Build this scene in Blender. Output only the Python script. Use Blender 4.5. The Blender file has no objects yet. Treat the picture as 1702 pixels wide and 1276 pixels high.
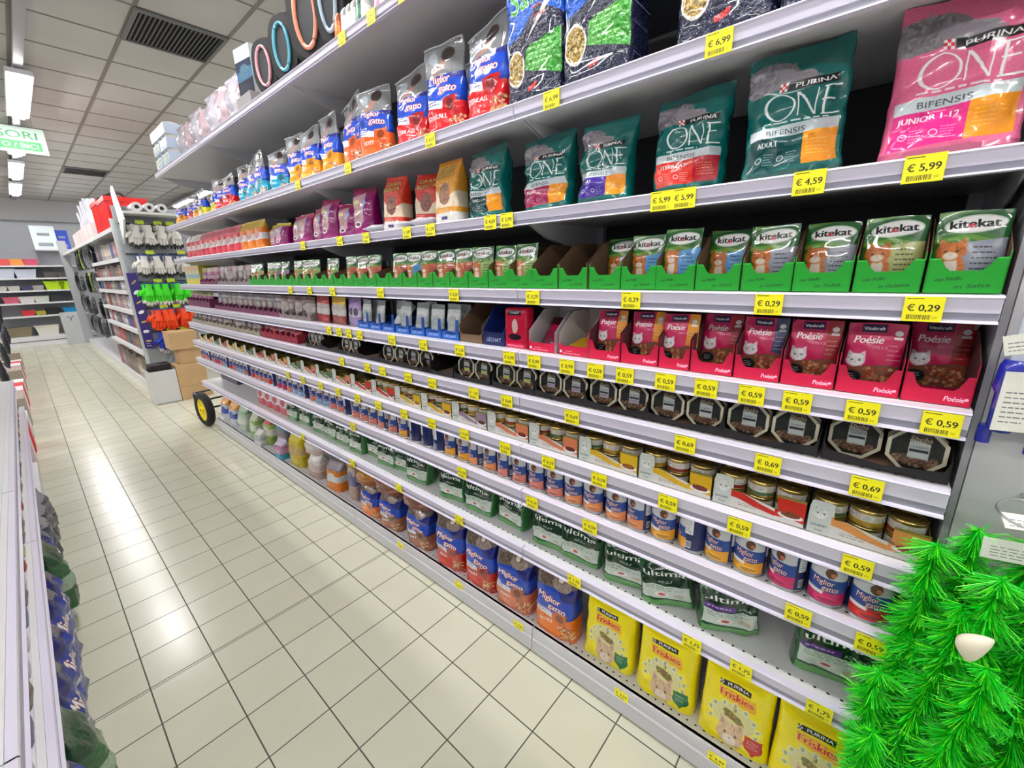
import bpy, math, random
import numpy as np
from mathutils import Vector, Matrix, noise

PI = math.pi
SC = bpy.context.scene
COL = SC.collection

# ------------------------------------------------------------------ camera
CAM_H = 1.4706
F_PX, YAW, PITCH, ROLL = 697.41, 0.85209, 0.26737, -0.02595
fw = Vector((math.sin(YAW)*math.cos(PITCH), math.cos(YAW)*math.cos(PITCH), -math.sin(PITCH)))
rt = Vector((math.cos(YAW), -math.sin(YAW), 0.0))
up = rt.cross(fw)
r2 = rt*math.cos(ROLL) + up*math.sin(ROLL)
u2 = up*math.cos(ROLL) - rt*math.sin(ROLL)
cam_data = bpy.data.cameras.new('camera')
cam_data.sensor_fit = 'HORIZONTAL'
cam_data.sensor_width = 36.0
cam_data.lens = 36.0*F_PX/1702.0
cam_data.clip_start = 0.02
cam_data.clip_end = 60
cam = bpy.data.objects.new('camera', cam_data)
COL.objects.link(cam)
M = Matrix((r2, u2, -fw)).transposed().to_4x4()
M.translation = Vector((0, 0, CAM_H))
cam.matrix_world = M
SC.camera = cam

# ------------------------------------------------------------------ world, exposure
w = bpy.data.worlds.new('world')
SC.world = w
w.use_nodes = True
w.node_tree.nodes['Background'].inputs[0].default_value = (0.93, 0.96, 1.0, 1)
w.node_tree.nodes['Background'].inputs[1].default_value = 0.5
SC.view_settings.view_transform = 'Standard'
SC.view_settings.look = 'None'
SC.view_settings.exposure = 0.50
SC.view_settings.gamma = 1.0
LAMP_POWER = 48.0      # emission of the ceiling tubes


# ------------------------------------------------------------------ helpers: colours and materials
def s2l(c):
    return tuple((x/12.92 if x <= 0.04045 else ((x+0.055)/1.055)**2.4) for x in c[:3])


MATS = {}


def mat(name, col=(.8, .8, .8), rough=.5, metal=0.0, alpha=1.0, emit=0.0, bump=0.0, bscale=60.0, coat=0.0, trans=0.0, var=0.0, vscale=8.0, fold=False):
    if name in MATS:
        return MATS[name]
    m = bpy.data.materials.new(name)
    m.use_nodes = True
    nt = m.node_tree
    b = nt.nodes['Principled BSDF']
    c = (*s2l(col), 1)
    b.inputs['Base Color'].default_value = c
    b.inputs['Roughness'].default_value = rough
    b.inputs['Metallic'].default_value = metal
    b.inputs['Alpha'].default_value = alpha
    b.inputs['Coat Weight'].default_value = coat
    b.inputs['Transmission Weight'].default_value = trans
    if emit:
        b.inputs['Emission Color'].default_value = c
        b.inputs['Emission Strength'].default_value = emit
    if bump or var:
        tc = nt.nodes.new('ShaderNodeTexCoord')
        if var:
            n = nt.nodes.new('ShaderNodeTexNoise')
            n.inputs['Scale'].default_value = vscale
            n.inputs['Detail'].default_value = 3
            nt.links.new(tc.outputs['Object'], n.inputs['Vector'])
            mx = nt.nodes.new('ShaderNodeMix')
            mx.data_type = 'RGBA'
            mx.inputs[6].default_value = (*s2l([max(0, x-var) for x in col[:3]]), 1)
            mx.inputs[7].default_value = (*s2l([min(1, x+var) for x in col[:3]]), 1)
            nt.links.new(n.outputs['Fac'], mx.inputs[0])
            nt.links.new(mx.outputs[2], b.inputs['Base Color'])
        if bump:
            n = nt.nodes.new('ShaderNodeTexNoise')
            n.inputs['Scale'].default_value = bscale
            n.inputs['Detail'].default_value = 3
            if fold:
                n.noise_type = 'RIDGED_MULTIFRACTAL'
                n.inputs['Detail'].default_value = 2
                n.inputs['Distortion'].default_value = .8
            nt.links.new(tc.outputs['Object'], n.inputs['Vector'])
            bp = nt.nodes.new('ShaderNodeBump')
            bp.inputs['Strength'].default_value = bump
            bp.inputs['Distance'].default_value = 0.012 if fold else 0.01
            nt.links.new(n.outputs['Fac'], bp.inputs['Height'])
            nt.links.new(bp.outputs['Normal'], b.inputs['Normal'])
    MATS[name] = m
    return m


# ------------------------------------------------------------------ printed artwork, drawn by the script
GLYPHS = {}


def text_edges(txt):
    if txt in GLYPHS:
        return GLYPHS[txt]
    cu = bpy.data.curves.new('lettering', 'FONT')
    cu.body = txt
    cu.resolution_u = 3
    o = bpy.data.objects.new('lettering', cu)
    COL.objects.link(o)
    me = bpy.data.meshes.new_from_object(o.evaluated_get(bpy.context.evaluated_depsgraph_get()))
    co = np.array([v.co[:2] for v in me.vertices]).reshape(-1, 2)
    cnt = {}
    for p in me.polygons:
        for k in p.edge_keys:
            cnt[k] = cnt.get(k, 0)+1
    E = np.array([(*co[a], *co[b]) for (a, b), n in cnt.items() if n == 1]).reshape(-1, 4)
    bpy.data.objects.remove(o)
    bpy.data.meshes.remove(me)
    bpy.data.curves.remove(cu)
    x0, x1 = E[:, [0, 2]].min(), E[:, [0, 2]].max()
    E[:, [0, 2]] -= x0
    GLYPHS[txt] = (E, x1-x0)
    return GLYPHS[txt]


class Art:
    """a picture of w x h pixels, coordinates 0..1 from the bottom-left corner"""

    def __init__(s, w, h, bg, seed=1):
        s.w, s.h = w*2, h*2
        s.a = np.empty((s.h, s.w, 3), np.float32)
        s.a[:] = bg[:3]
        s.r = np.random.RandomState(seed)
        s.asp = w/h

    def edges(s, E, col, al=1.0):
        P = E.copy()
        P[:, [0, 2]] *= s.w
        P[:, [1, 3]] *= s.h
        x0, x1 = max(0, int(P[:, [0, 2]].min())-1), min(s.w, int(P[:, [0, 2]].max())+2)
        y0, y1 = max(0, int(P[:, [1, 3]].min())-1), min(s.h, int(P[:, [1, 3]].max())+2)
        if x1 <= x0 or y1 <= y0:
            return
        m = np.zeros((y1-y0, x1-x0), bool)
        xs = np.arange(x0, x1)+.5
        for ax, ay, bx, by in P:
            if ay > by:
                ax, ay, bx, by = bx, by, ax, ay
            ja, jb = max(y0, math.ceil(ay-.5)), min(y1, math.ceil(by-.5))
            if jb <= ja:
                continue
            yy = np.arange(ja, jb)+.5
            cx = ax+(bx-ax)*(yy-ay)/(by-ay)
            m[ja-y0:jb-y0] ^= xs[None, :] < cx[:, None]
        v = s.a[y0:y1, x0:x1]
        v[m] = v[m]*(1-al)+np.array(col[:3], np.float32)*al

    def poly(s, pts, col, al=1.0):
        n = len(pts)
        s.edges(np.array([(*pts[i], *pts[(i+1) % n]) for i in range(n)], float), col, al)

    def rect(s, x0, y0, x1, y1, col, al=1.0):
        s.poly([(x0, y0), (x1, y0), (x1, y1), (x0, y1)], col, al)

    def ell(s, cx, cy, rx, ry, col, rot=0.0, al=1.0, n=26):
        ca, sa = math.cos(rot), math.sin(rot)
        pts = []
        for i in range(n):
            t = 2*PI*i/n
            a, b = rx*math.cos(t), ry*math.sin(t)/s.asp
            pts.append((cx+a*ca-b*sa, cy+(a*sa+b*ca)*s.asp))
        s.poly(pts, col, al)

    def text(s, t, x, y, h, col, wid=None, sk=0.0, rot=0.0, out=None, ow=.012, bold=0.0, al=1.0):
        """x, y: centre of the baseline; h: cap height; wid: width in picture units"""
        E, tw = text_edges(t)
        k = h/.7
        kx = (wid/tw) if wid else k/s.asp
        P = E.copy()
        for a, b in ((0, 1), (2, 3)):
            X = (E[:, a]-tw/2)*kx+E[:, b]*sk*k/s.asp
            Y = E[:, b]*k
            ca, sa = math.cos(rot), math.sin(rot)
            P[:, a] = x+X*ca-Y*sa/s.asp
            P[:, b] = y+X*sa*s.asp+Y*ca
        if out:
            for i in range(8):
                Q = P.copy()
                Q[:, [0, 2]] += ow*math.cos(i*PI/4)
                Q[:, [1, 3]] += ow*s.asp*math.sin(i*PI/4)
                s.edges(Q, out)
        s.edges(P, col, al)
        if bold:
            for d in (-bold, bold):
                Q = P.copy()
                Q[:, [0, 2]] += d
                s.edges(Q, col, al)

    def lines(s, x0, y0, x1, y1, n, col, al=.8, th=.35):
        hh = (y1-y0)/n
        for i in range(n):
            y = y0+i*hh
            x = x0
            e = x0+(x1-x0)*s.r.uniform(.6, 1)
            while x < e:
                l = (x1-x0)*s.r.uniform(.08, .22)
                s.rect(x, y+hh*.3, min(x+l, e), y+hh*(.3+th), col, al)
                x += l+(x1-x0)*.04

    def dots(s, x0, y0, x1, y1, n, r, cols, al=.9):
        for i in range(n):
            c = cols[s.r.randint(len(cols))]
            s.ell(s.r.uniform(x0, x1), s.r.uniform(y0, y1), r*s.r.uniform(.6, 1.3), r*s.r.uniform(.5, 1), c, s.r.uniform(0, 3), al, 8)

    def fur(s, cx, cy, rx, ry, col, n=60, d=.12):
        s.ell(cx, cy, rx, ry, col)
        for i in range(n):
            t, q = s.r.uniform(0, 2*PI), s.r.uniform(0, 1)**.5
            k = s.r.uniform(-d, d)
            s.ell(cx+rx*q*math.cos(t), cy+ry*q*math.sin(t), rx*.16, ry*.08, [min(1, max(0, c+k)) for c in col], s.r.uniform(0, 3), .7, 8)

    def cat(s, cx, cy, r, fur=(.86, .5, .2), chest=(.95, .9, .85), eye=(.25, .3, .1), body=True):
        a = s.asp
        dk = [c*.6 for c in fur]
        if body:
            s.fur(cx+.1*r, cy-1.7*r*a, 1.0*r, 1.5*r*a, fur)
            s.fur(cx+.1*r, cy-1.5*r*a, .5*r, 1.1*r*a, chest, 20, .05)
        for sx in (-1, 1):
            s.poly([(cx+sx*.95*r, cy+.15*r*a), (cx+sx*.85*r, cy+1.25*r*a), (cx+sx*.2*r, cy+.7*r*a)], fur)
            s.poly([(cx+sx*.8*r, cy+.35*r*a), (cx+sx*.75*r, cy+1.0*r*a), (cx+sx*.4*r, cy+.65*r*a)], [min(1, c*1.1+.1) for c in dk])
        s.fur(cx, cy, r, .85*r*a, fur)
        s.ell(cx, cy-.4*r*a, .5*r, .35*r*a, chest)
        for i in range(26):
            q, kk = s.r.uniform(-.8, .8), s.r.uniform(.65, 1.2)
            s.ell(cx+q*r, cy+(.25+.5*s.r.uniform(0, 1))*r*a*(1-abs(q)*.6), .05*r, .16*r*a, [min(1, c*kk) for c in fur], q*.6, .55, 8)
        for sx in (-1, 1):
            s.ell(cx+sx*.40*r, cy+.02*r*a, .12*r, .09*r*a, eye, -sx*.3)
            s.ell(cx+sx*.40*r, cy+.02*r*a, .05*r, .08*r*a, (.05, .04, .03))
        s.poly([(cx-.10*r, cy-.22*r*a), (cx+.10*r, cy-.22*r*a), (cx, cy-.34*r*a)], (.75, .45, .42))
        s.blur(cx-1.2*r, cy-(3.3 if body else 1.1)*r*a, cx+1.3*r, cy+1.4*r*a, 2)

    def grain(s, k=.03):
        g = s.r.uniform(-k, k, (s.h//4+1, s.w//4+1, 1)).repeat(4, 0).repeat(4, 1)[:s.h, :s.w]
        s.a += g

    def blur(s, x0, y0, x1, y1, k=3):
        a, b, c, d = max(0, int(x0*s.w)), max(0, int(y0*s.h)), min(s.w, int(x1*s.w)), min(s.h, int(y1*s.h))
        v = s.a[b:d, a:c].copy()
        for ax in (0, 1):
            for q in range(2):
                v = (np.roll(v, k, ax)+np.roll(v, -k, ax)+v)/3
        s.a[b+k:d-k, a+k:c-k] = v[k:-k, k:-k]

    def image(s, name):
        a = s.a.reshape(s.h//2, 2, s.w//2, 2, 3).mean((1, 3)).clip(0, 1)
        h, w_ = a.shape[:2]
        im = bpy.data.images.new(name, w_, h)
        px = np.ones((h, w_, 4), np.float32)
        px[..., :3] = a
        im.pixels.foreach_set(px.ravel())
        im.update()
        im.pack()
        return im


def imat(name, art, rough=.35, coat=0.0, bump=0.0, bscale=45.0, metal=0.0, spec=.5, fold=False):
    if name in MATS:
        return MATS[name]
    m = mat(name, (1, 1, 1), rough, metal=metal, coat=coat, bump=bump, bscale=bscale, fold=fold)
    nt = m.node_tree
    t = nt.nodes.new('ShaderNodeTexImage')
    t.image = art.image(name)
    t.extension = 'EXTEND'
    b = nt.nodes['Principled BSDF']
    b.inputs['Specular IOR Level'].default_value = spec
    nt.links.new(t.outputs['Color'], b.inputs['Base Color'])
    return m


# ------------------------------------------------------------------ helpers: meshes and objects
class MB:
    def __init__(s):
        s.V, s.F, s.U, s.I, s.S = [], [], [], [], []

    def face(s, pts, mi=0, uv=None, sm=False):
        n = len(s.V)
        s.V += [tuple(p) for p in pts]
        s.F.append(tuple(range(n, n+len(pts))))
        s.U.append(uv or [(.5, .02)]*len(pts))
        s.I.append(mi)
        s.S.append(sm)

    def box(s, x0, y0, z0, x1, y1, z1, mi=0, front=None, fuv=(0, 0, 1, 1), suv=(.03, .06)):
        """front: material index of the -x face, which shows the whole picture"""
        x0, x1 = min(x0, x1), max(x0, x1)
        y0, y1 = min(y0, y1), max(y0, y1)
        z0, z1 = min(z0, z1), max(z0, z1)
        a, b, c, d = (x0, y0), (x1, y0), (x1, y1), (x0, y1)
        e = [suv]*4
        s.face([(*a, z0), (*b, z0), (*b, z1), (*a, z1)], mi, e)
        s.face([(*b, z0), (*c, z0), (*c, z1), (*b, z1)], mi, e)
        s.face([(*c, z0), (*d, z0), (*d, z1), (*c, z1)], mi, e)
        u0, v0, u1, v1 = fuv
        s.face([(*d, z0), (*a, z0), (*a, z1), (*d, z1)], mi if front is None else front, [(u0, v0), (u1, v0), (u1, v1), (u0, v1)])
        s.face([(*a, z1), (*b, z1), (*c, z1), (*d, z1)], mi, e)
        s.face([(*d, z0), (*c, z0), (*b, z0), (*a, z0)], mi, e)
        return s

    def grid(s, fn, nu, nv, mi=0, uvf=None, flip=False, sm=True):
        n = len(s.V)
        for j in range(nv+1):
            for i in range(nu+1):
                s.V.append(tuple(fn(i/nu, j/nv)))
        for j in range(nv):
            for i in range(nu):
                q = [(i, j), (i+1, j), (i+1, j+1), (i, j+1)]
                if flip:
                    q.reverse()
                s.F.append(tuple(n+b*(nu+1)+a for a, b in q))
                s.U.append([(uvf(a/nu, b/nv) if uvf else (a/nu, b/nv)) for a, b in q])
                s.I.append(mi)
                s.S.append(sm)

    def lathe(s, prof, seg=24, mi=0, c=(0, 0, 0), axis='z', sm=True, v01=None):
        """prof: (radius, height[, material]); u = .5 faces -x"""
        H = [p[1] for p in prof]
        h0, h1 = v01 or (min(H), max(H))
        for k in range(len(prof)-1):
            (ra, za), (rb, zb) = prof[k][:2], prof[k+1][:2]
            m = prof[k][2] if len(prof[k]) > 2 else mi
            for i in range(seg):
                q, uv = [], []
                for (r, z, j) in ((ra, za, i), (ra, za, i+1), (rb, zb, i+1), (rb, zb, i)):
                    t = 2*PI*j/seg
                    x, y = r*math.cos(t), r*math.sin(t)
                    if axis == 'z':
                        p = (c[0]+x, c[1]+y, c[2]+z)
                    elif axis == 'x':
                        p = (c[0]+z, c[1]+x, c[2]+y)
                    else:
                        p = (c[0]+y, c[1]+z, c[2]+x)
                    q.append(p)
                    uv.append((j/seg, (z-h0)/max(1e-6, h1-h0)))
                if ra < 1e-6:
                    q, uv = [q[0], q[2], q[3]], [uv[0], uv[2], uv[3]]
                elif rb < 1e-6:
                    q, uv = q[:3], uv[:3]
                s.face(q, m, uv, sm)
        return s

    def prism(s, pts, x0, x1, mi=0, front=None, uv=None, axis='x'):
        """pts: outline as seen from the front, (y, z), anticlockwise seen from -x when y runs to the viewer's left"""
        P = (lambda x, y, z: (x, y, z)) if axis == 'x' else (lambda x, y, z: (y, x, z)) if axis == 'y' else (lambda x, y, z: (y, z, x))
        ys, zs = [p[0] for p in pts], [p[1] for p in pts]
        ya, yb, za, zb = max(ys), min(ys), min(zs), max(zs)
        f = uv or (lambda y, z: ((y-ya)/(yb-ya), (z-za)/(zb-za)))
        n = len(pts)
        s.face([P(x0, *p) for p in pts], mi if front is None else front, [f(*p) for p in pts])
        s.face([P(x1, *p) for p in reversed(pts)], mi, [(.5, .03)]*n)
        for i in range(n):
            a, b = pts[i], pts[(i+1) % n]
            s.face([P(x0, *b), P(x0, *a), P(x1, *a), P(x1, *b)], mi, [(.5, .03)]*4)
        return s

    def tube(s, path, r, seg=8, mi=0):
        path = [Vector(p) for p in path]
        n = len(path)
        rings = []
        for i, p in enumerate(path):
            t = (path[min(i+1, n-1)]-path[max(i-1, 0)]).normalized()
            a = Vector((0, 0, 1)) if abs(t.z) < .9 else Vector((1, 0, 0))
            u = t.cross(a).normalized()
            v = t.cross(u)
            rr = r[i] if isinstance(r, (list, tuple)) else r
            rings.append([p+u*rr*math.cos(2*PI*k/seg)+v*rr*math.sin(2*PI*k/seg) for k in range(seg)])
        for i in range(n-1):
            for k in range(seg):
                s.face([rings[i][k], rings[i][(k+1) % seg], rings[i+1][(k+1) % seg], rings[i+1][k]], mi, None, True)
        s.face(list(reversed(rings[0])), mi)
        s.face(rings[-1], mi)
        return s

    def build(s, name, mats, parent=None, weld=True):
        me = bpy.data.meshes.new(name)
        me.from_pydata(s.V, [], s.F)
        uv = me.uv_layers.new(name='UVMap')
        flat = np.array([c for f in s.U for q in f for c in q], np.float32)
        uv.data.foreach_set('uv', flat)
        me.polygons.foreach_set('material_index', s.I)
        me.polygons.foreach_set('use_smooth', s.S)
        for m in (mats if isinstance(mats, (list, tuple)) else [mats]):
            me.materials.append(m)
        if weld:
            import bmesh
            bm = bmesh.new()
            bm.from_mesh(me)
            bmesh.ops.remove_doubles(bm, verts=bm.verts, dist=1e-5)
            bmesh.ops.recalc_face_normals(bm, faces=bm.faces)
            bm.to_mesh(me)
            bm.free()
        me.set_sharp_from_angle(angle=math.radians(38))
        me.update()
        o = bpy.data.objects.new(name, me)
        COL.objects.link(o)
        if parent:
            o.parent = parent
        return o


def root(name):
    o = bpy.data.objects.new(name, None)
    o.empty_display_size = .05
    COL.objects.link(o)
    return o


def copy_tree(o, parent=None):
    c = o.copy()
    COL.objects.link(c)
    c.parent = parent
    for ch in KIDS.get(o.name, []):
        copy_tree(ch, c)
    return c


KIDS = {}
PROTO = {}
FRESH = set()


def kids_of(o):
    KIDS[o.name] = list(o.children)
    for c in o.children:
        kids_of(c)


def place(key, fn, loc, label, cat, group=None, rz=0.0, rx=0.0, ry=0.0, sc=None):
    if key not in PROTO:
        o = fn()
        PROTO[key] = o
        kids_of(o)
    else:
        o = copy_tree(PROTO[key])
    o.location = loc
    o.rotation_euler = (rx, ry, rz)
    if sc:
        o.scale = sc if isinstance(sc, (tuple, list)) else (sc, sc, sc)
    o['label'] = label
    o['category'] = cat
    if group:
        o['group'] = group
    return o


def tag(o, label, cat, group=None, kind=None):
    if kind:
        o['kind'] = kind
    if label:
        o['label'] = label
    if cat:
        o['category'] = cat
    if group:
        o['group'] = group
    return o


ONES = 'first second third fourth fifth sixth seventh eighth ninth tenth eleventh twelfth thirteenth fourteenth fifteenth sixteenth seventeenth eighteenth nineteenth'.split()
TENS = ['', '', 'twenty', 'thirty', 'forty', 'fifty', 'sixty', 'seventy', 'eighty', 'ninety']
TENTH = ['', '', 'twentieth', 'thirtieth', 'fortieth', 'fiftieth', 'sixtieth', 'seventieth', 'eightieth', 'ninetieth']


def nth(i):
    """i counts from 0"""
    n = i+1
    if n < 20:
        return ONES[n-1]
    pre = ''
    if n >= 100:
        if n == 100:
            return 'hundredth'
        pre, n = 'hundred-', n-100
        if n < 20:
            return pre+ONES[n-1]
    return pre+(TENTH[n//10] if n % 10 == 0 else TENS[n//10]+'-'+ONES[n % 10-1])


COUNT = {}


def lab(desc, row, start='near'):
    """a label that counts along its row"""
    k = (desc, row)
    COUNT[k] = COUNT.get(k, -1)+1
    return '%s, %s from %s end, %s' % (desc, nth(COUNT[k]), start, row)


# ------------------------------------------------------------------ setting: floor, ceiling, walls, lamps
BAY = [-.145, .833, 2.17, 3.498, 4.83]
TOP = dict(s1=2.32, s2=1.90, s3=1.627, s4=1.412, s5=1.222, s6=1.076, s7=.905, s8=.741, s9=.513, base=.117)
BOT = dict(s1=2.283, s2=1.858, s3=1.591, s4=1.368, s5=1.174, s6=1.0245, s7=.853, s8=.6845, s9=.468)
CEIL = 3.38


def floor_material():
    m = mat('floor_tiles', (.8, .77, .68), .2)
    nt = m.node_tree
    L = nt.links.new
    b = nt.nodes['Principled BSDF']
    tc = nt.nodes.new('ShaderNodeTexCoord')
    sep = nt.nodes.new('ShaderNodeSeparateXYZ')
    L(tc.outputs['Object'], sep.inputs[0])

    def mth(op, a, v=None, c=None):
        n = nt.nodes.new('ShaderNodeMath')
        n.operation = op
        for i, x in enumerate((a, v, c)):
            if x is None:
                continue
            if isinstance(x, (int, float)):
                n.inputs[i].default_value = x
            else:
                L(x, n.inputs[i])
        return n.outputs[0]
    T = .1976
    ds = []
    cells = []
    for ax, off in (('X', .01), ('Y', 1.0452)):
        q = mth('DIVIDE', mth('SUBTRACT', sep.outputs[ax], off), T)
        fr = mth('FRACT', mth('ADD', q, 100.0))
        cells.append(mth('FLOOR', mth('ADD', q, 100.0)))
        ds.append(mth('MINIMUM', fr, mth('SUBTRACT', 1.0, fr)))
    d = mth('MULTIPLY', mth('MINIMUM', ds[0], ds[1]), T)
    jy = mth('ABSOLUTE', mth('SUBTRACT', sep.outputs['Y'], 1.83))
    jd = mth('ABSOLUTE', mth('SUBTRACT', jy, .006))
    line = mth('LESS_THAN', d, .0021)
    joint = mth('LESS_THAN', jd, .0016)
    line = mth('MAXIMUM', line, joint)
    wn = nt.nodes.new('ShaderNodeTexWhiteNoise')
    cb = nt.nodes.new('ShaderNodeCombineXYZ')
    L(cells[0], cb.inputs[0])
    L(cells[1], cb.inputs[1])
    L(cb.outputs[0], wn.inputs['Vector'])
    ns = nt.nodes.new('ShaderNodeTexNoise')
    ns.inputs['Scale'].default_value = 5
    ns.inputs['Detail'].default_value = 6
    L(tc.outputs['Object'], ns.inputs['Vector'])
    f = mth('ADD', mth('MULTIPLY', wn.outputs['Value'], .35), mth('MULTIPLY', ns.outputs['Fac'], .65))
    mx = nt.nodes.new('ShaderNodeMix')
    mx.data_type = 'RGBA'
    mx.inputs[6].default_value = (*s2l((.775, .770, .685)), 1)
    mx.inputs[7].default_value = (*s2l((.845, .84, .765)), 1)
    L(f, mx.inputs[0])
    m2 = nt.nodes.new('ShaderNodeMix')
    m2.data_type = 'RGBA'
    m2.inputs[7].default_value = (*s2l((.30, .285, .25)), 1)
    L(mx.outputs[2], m2.inputs[6])
    L(line, m2.inputs[0])
    L(m2.outputs[2], b.inputs['Base Color'])
    rg = mth('MULTIPLY_ADD', line, .5, mth('MULTIPLY_ADD', ns.outputs['Fac'], .16, .13))
    L(rg, b.inputs['Roughness'])
    bp = nt.nodes.new('ShaderNodeBump')
    bp.inputs['Strength'].default_value = .4
    bp.inputs['Distance'].default_value = .002
    bp.invert = True
    L(line, bp.inputs['Height'])
    L(bp.outputs['Normal'], b.inputs['Normal'])
    return m


def ceiling_material():
    m = mat('ceiling_panels', (.7, .68, .66), .85)
    nt = m.node_tree
    L = nt.links.new
    b = nt.nodes['Principled BSDF']
    tc = nt.nodes.new('ShaderNodeTexCoord')
    n = nt.nodes.new('ShaderNodeTexNoise')
    n.inputs['Scale'].default_value = 1.3
    n.inputs['Detail'].default_value = 5
    L(tc.outputs['Object'], n.inputs['Vector'])
    mx = nt.nodes.new('ShaderNodeMix')
    mx.data_type = 'RGBA'
    mx.inputs[6].default_value = (*s2l((.70, .69, .69)), 1)
    mx.inputs[7].default_value = (*s2l((.80, .79, .79)), 1)
    L(n.outputs['Fac'], mx.inputs[0])
    L(mx.outputs[2], b.inputs['Base Color'])
    return m


o = MB().box(-6, -5, -.1, 7, 16.4, 0).build('floor', floor_material())
o['kind'] = 'structure'
cm = MB().box(-6, -5, CEIL, 7, 16.4, CEIL+.1)
GX = [1.01-.6*i for i in range(-10, 12)]
GY = [4.43+.6*i for i in range(-16, 20)]
o = cm.build('ceiling', ceiling_material())
o['kind'] = 'structure'
gm = MB()
for x in GX:
    gm.box(x-.014, -5, CEIL-.004, x+.014, 16.4, CEIL+.001)
for y in GY:
    gm.box(-6, y-.009, CEIL-.0035, 7, y+.009, CEIL+.001)
o = gm.build('trim_1', mat('ceiling_bar', (.5, .48, .46), .6), weld=False)
o['kind'] = 'structure'
o = MB().box(-6, 16.2, 0, 7, 16.4, CEIL).build('wall_back', mat('wall_paint', (.80, .81, .83), .6, var=.03, vscale=.8))
o['kind'] = 'structure'
o = MB().box(-6, 15.95, 2.9, 7, 16.2, CEIL).build('trim_2', mat('bulkhead', (.72, .72, .73), .7))
o['kind'] = 'structure'
o = MB().box(6.8, -5, 0, 7, 16.2, CEIL).build('wall_right', mat('wall_paint'))
o['kind'] = 'structure'

TUBE = mat('lamp_tube', (1, .99, .985), emit=LAMP_POWER)
SHEET = mat('white_metal', (.86, .86, .88), .35)


def lamp():
    r = root('ceiling_lamp')
    MB().box(-.085, 0, .0, .085, 1.55, .04).build('housing', SHEET, r)
    MB().box(-.045, .03, -.022, .045, 1.52, .0).build('tube', TUBE, r)
    return r


li = 0
for row, x in (('aisle', .445), ('next_aisle', 3.2), ('left_aisle', -2.4)):
    for y in (-2.7, -.5, 1.7, 3.9, 6.1, 8.3, 10.5, 12.7):
        if y != 3.9 or row != 'aisle':
            where = dict(aisle='over the tiled aisle', next_aisle='over the aisle behind the pet food shelves', left_aisle='over the aisle behind the fascia rail')[row]
            place('lamp', lamp, (x, y, CEIL-.13), lab('lit white fluorescent lamp', where), 'lamp', 'fluorescent lamps '+where)
for x, wn in ((.445, 'over the tiled aisle'), (3.2, 'over the aisle behind'), (-2.4, 'over the outer aisle')):
    mb = MB().box(x-.03, -3, CEIL-.08, x+.03, 15.6, CEIL-.045)
    for y in range(-2, 16, 2):
        mb.box(x-.006, y-.006, CEIL-.05, x+.006, y+.006, CEIL)
    tag(mb.build('lamp_rail', mat('rail_metal', (.62, .62, .64), .4), weld=False), 'long grey metal lamp rail hung %s' % wn, 'lamp rail', 'lamp rails')


def vent():
    r = root('ceiling_vent')
    MB().box(0, 0, -.004, .6, .6, 0).build('backing', mat('vent_dark', (.16, .16, .17), .8), r)
    f = MB()
    for a in ((0, 0, .6, .025), (0, .575, .6, .6), (0, .025, .025, .575), (.575, .025, .6, .575)):
        f.box(a[0], a[1], -.02, a[2], a[3], -.004)
    f.build('frame', mat('vent_grey', (.45, .45, .46), .5), r)
    for i in range(19):
        x = .045+i*.0285
        m = MB()
        m.face([(x-.009, .026, -.018), (x+.009, .026, -.005), (x+.009, .574, -.005), (x-.009, .574, -.018)])
        m.face([(x-.007, .026, -.019), (x+.011, .026, -.006), (x+.011, .574, -.006), (x-.007, .574, -.019)])
        m.build('slat', mat('vent_grey'), r)
    return r


place('vent', vent, (1.01, 4.43, CEIL-.004), 'grey louvred air vent in the ceiling above the pet carriers', 'air vent', 'ceiling vents')
place('vent', vent, (1.01, 11.03, CEIL-.004), 'dim grey louvred air vent far down the ceiling beyond the first', 'air vent', 'ceiling vents')

# ------------------------------------------------------------------ gondola with the pet food
RAIL = mat('price_rail', (.87, .85, .92), .28)
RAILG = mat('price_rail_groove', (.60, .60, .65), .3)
BACK = mat('shelf_back', (.20, .20, .215), .6)
SHELF = mat('shelf_metal', (.87, .87, .88), .35)
HOLE = mat('punched_hole', (.08, .08, .09), .8)


def rail_bm(y0, y1, zt, zb, xf=.985):
    m = MB()
    h = zt-zb
    pr = [(xf+.016, zt), (xf-.001, zt), (xf-.003, zt-.003), (xf+.001, zt-.006), (xf+.003, zt-h*.62), (xf+.006, zt-h*.64), (xf+.006, zb+h*.10), (xf-.001, zb+h*.07), (xf-.002, zb), (xf+.016, zb)]
    for k in range(len(pr)-1):
        a, b = pr[k], pr[k+1]
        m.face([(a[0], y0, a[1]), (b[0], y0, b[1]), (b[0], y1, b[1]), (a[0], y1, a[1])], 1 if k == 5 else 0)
    for y in (y0, y1):
        m.face([(p[0], y, p[1]) for p in pr], 0)
    m.face([(pr[0][0], y0, pr[0][1]), (pr[0][0], y1, pr[0][1]), (pr[-1][0], y1, pr[-1][1]), (pr[-1][0], y0, pr[-1][1])], 0)
    return m


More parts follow.
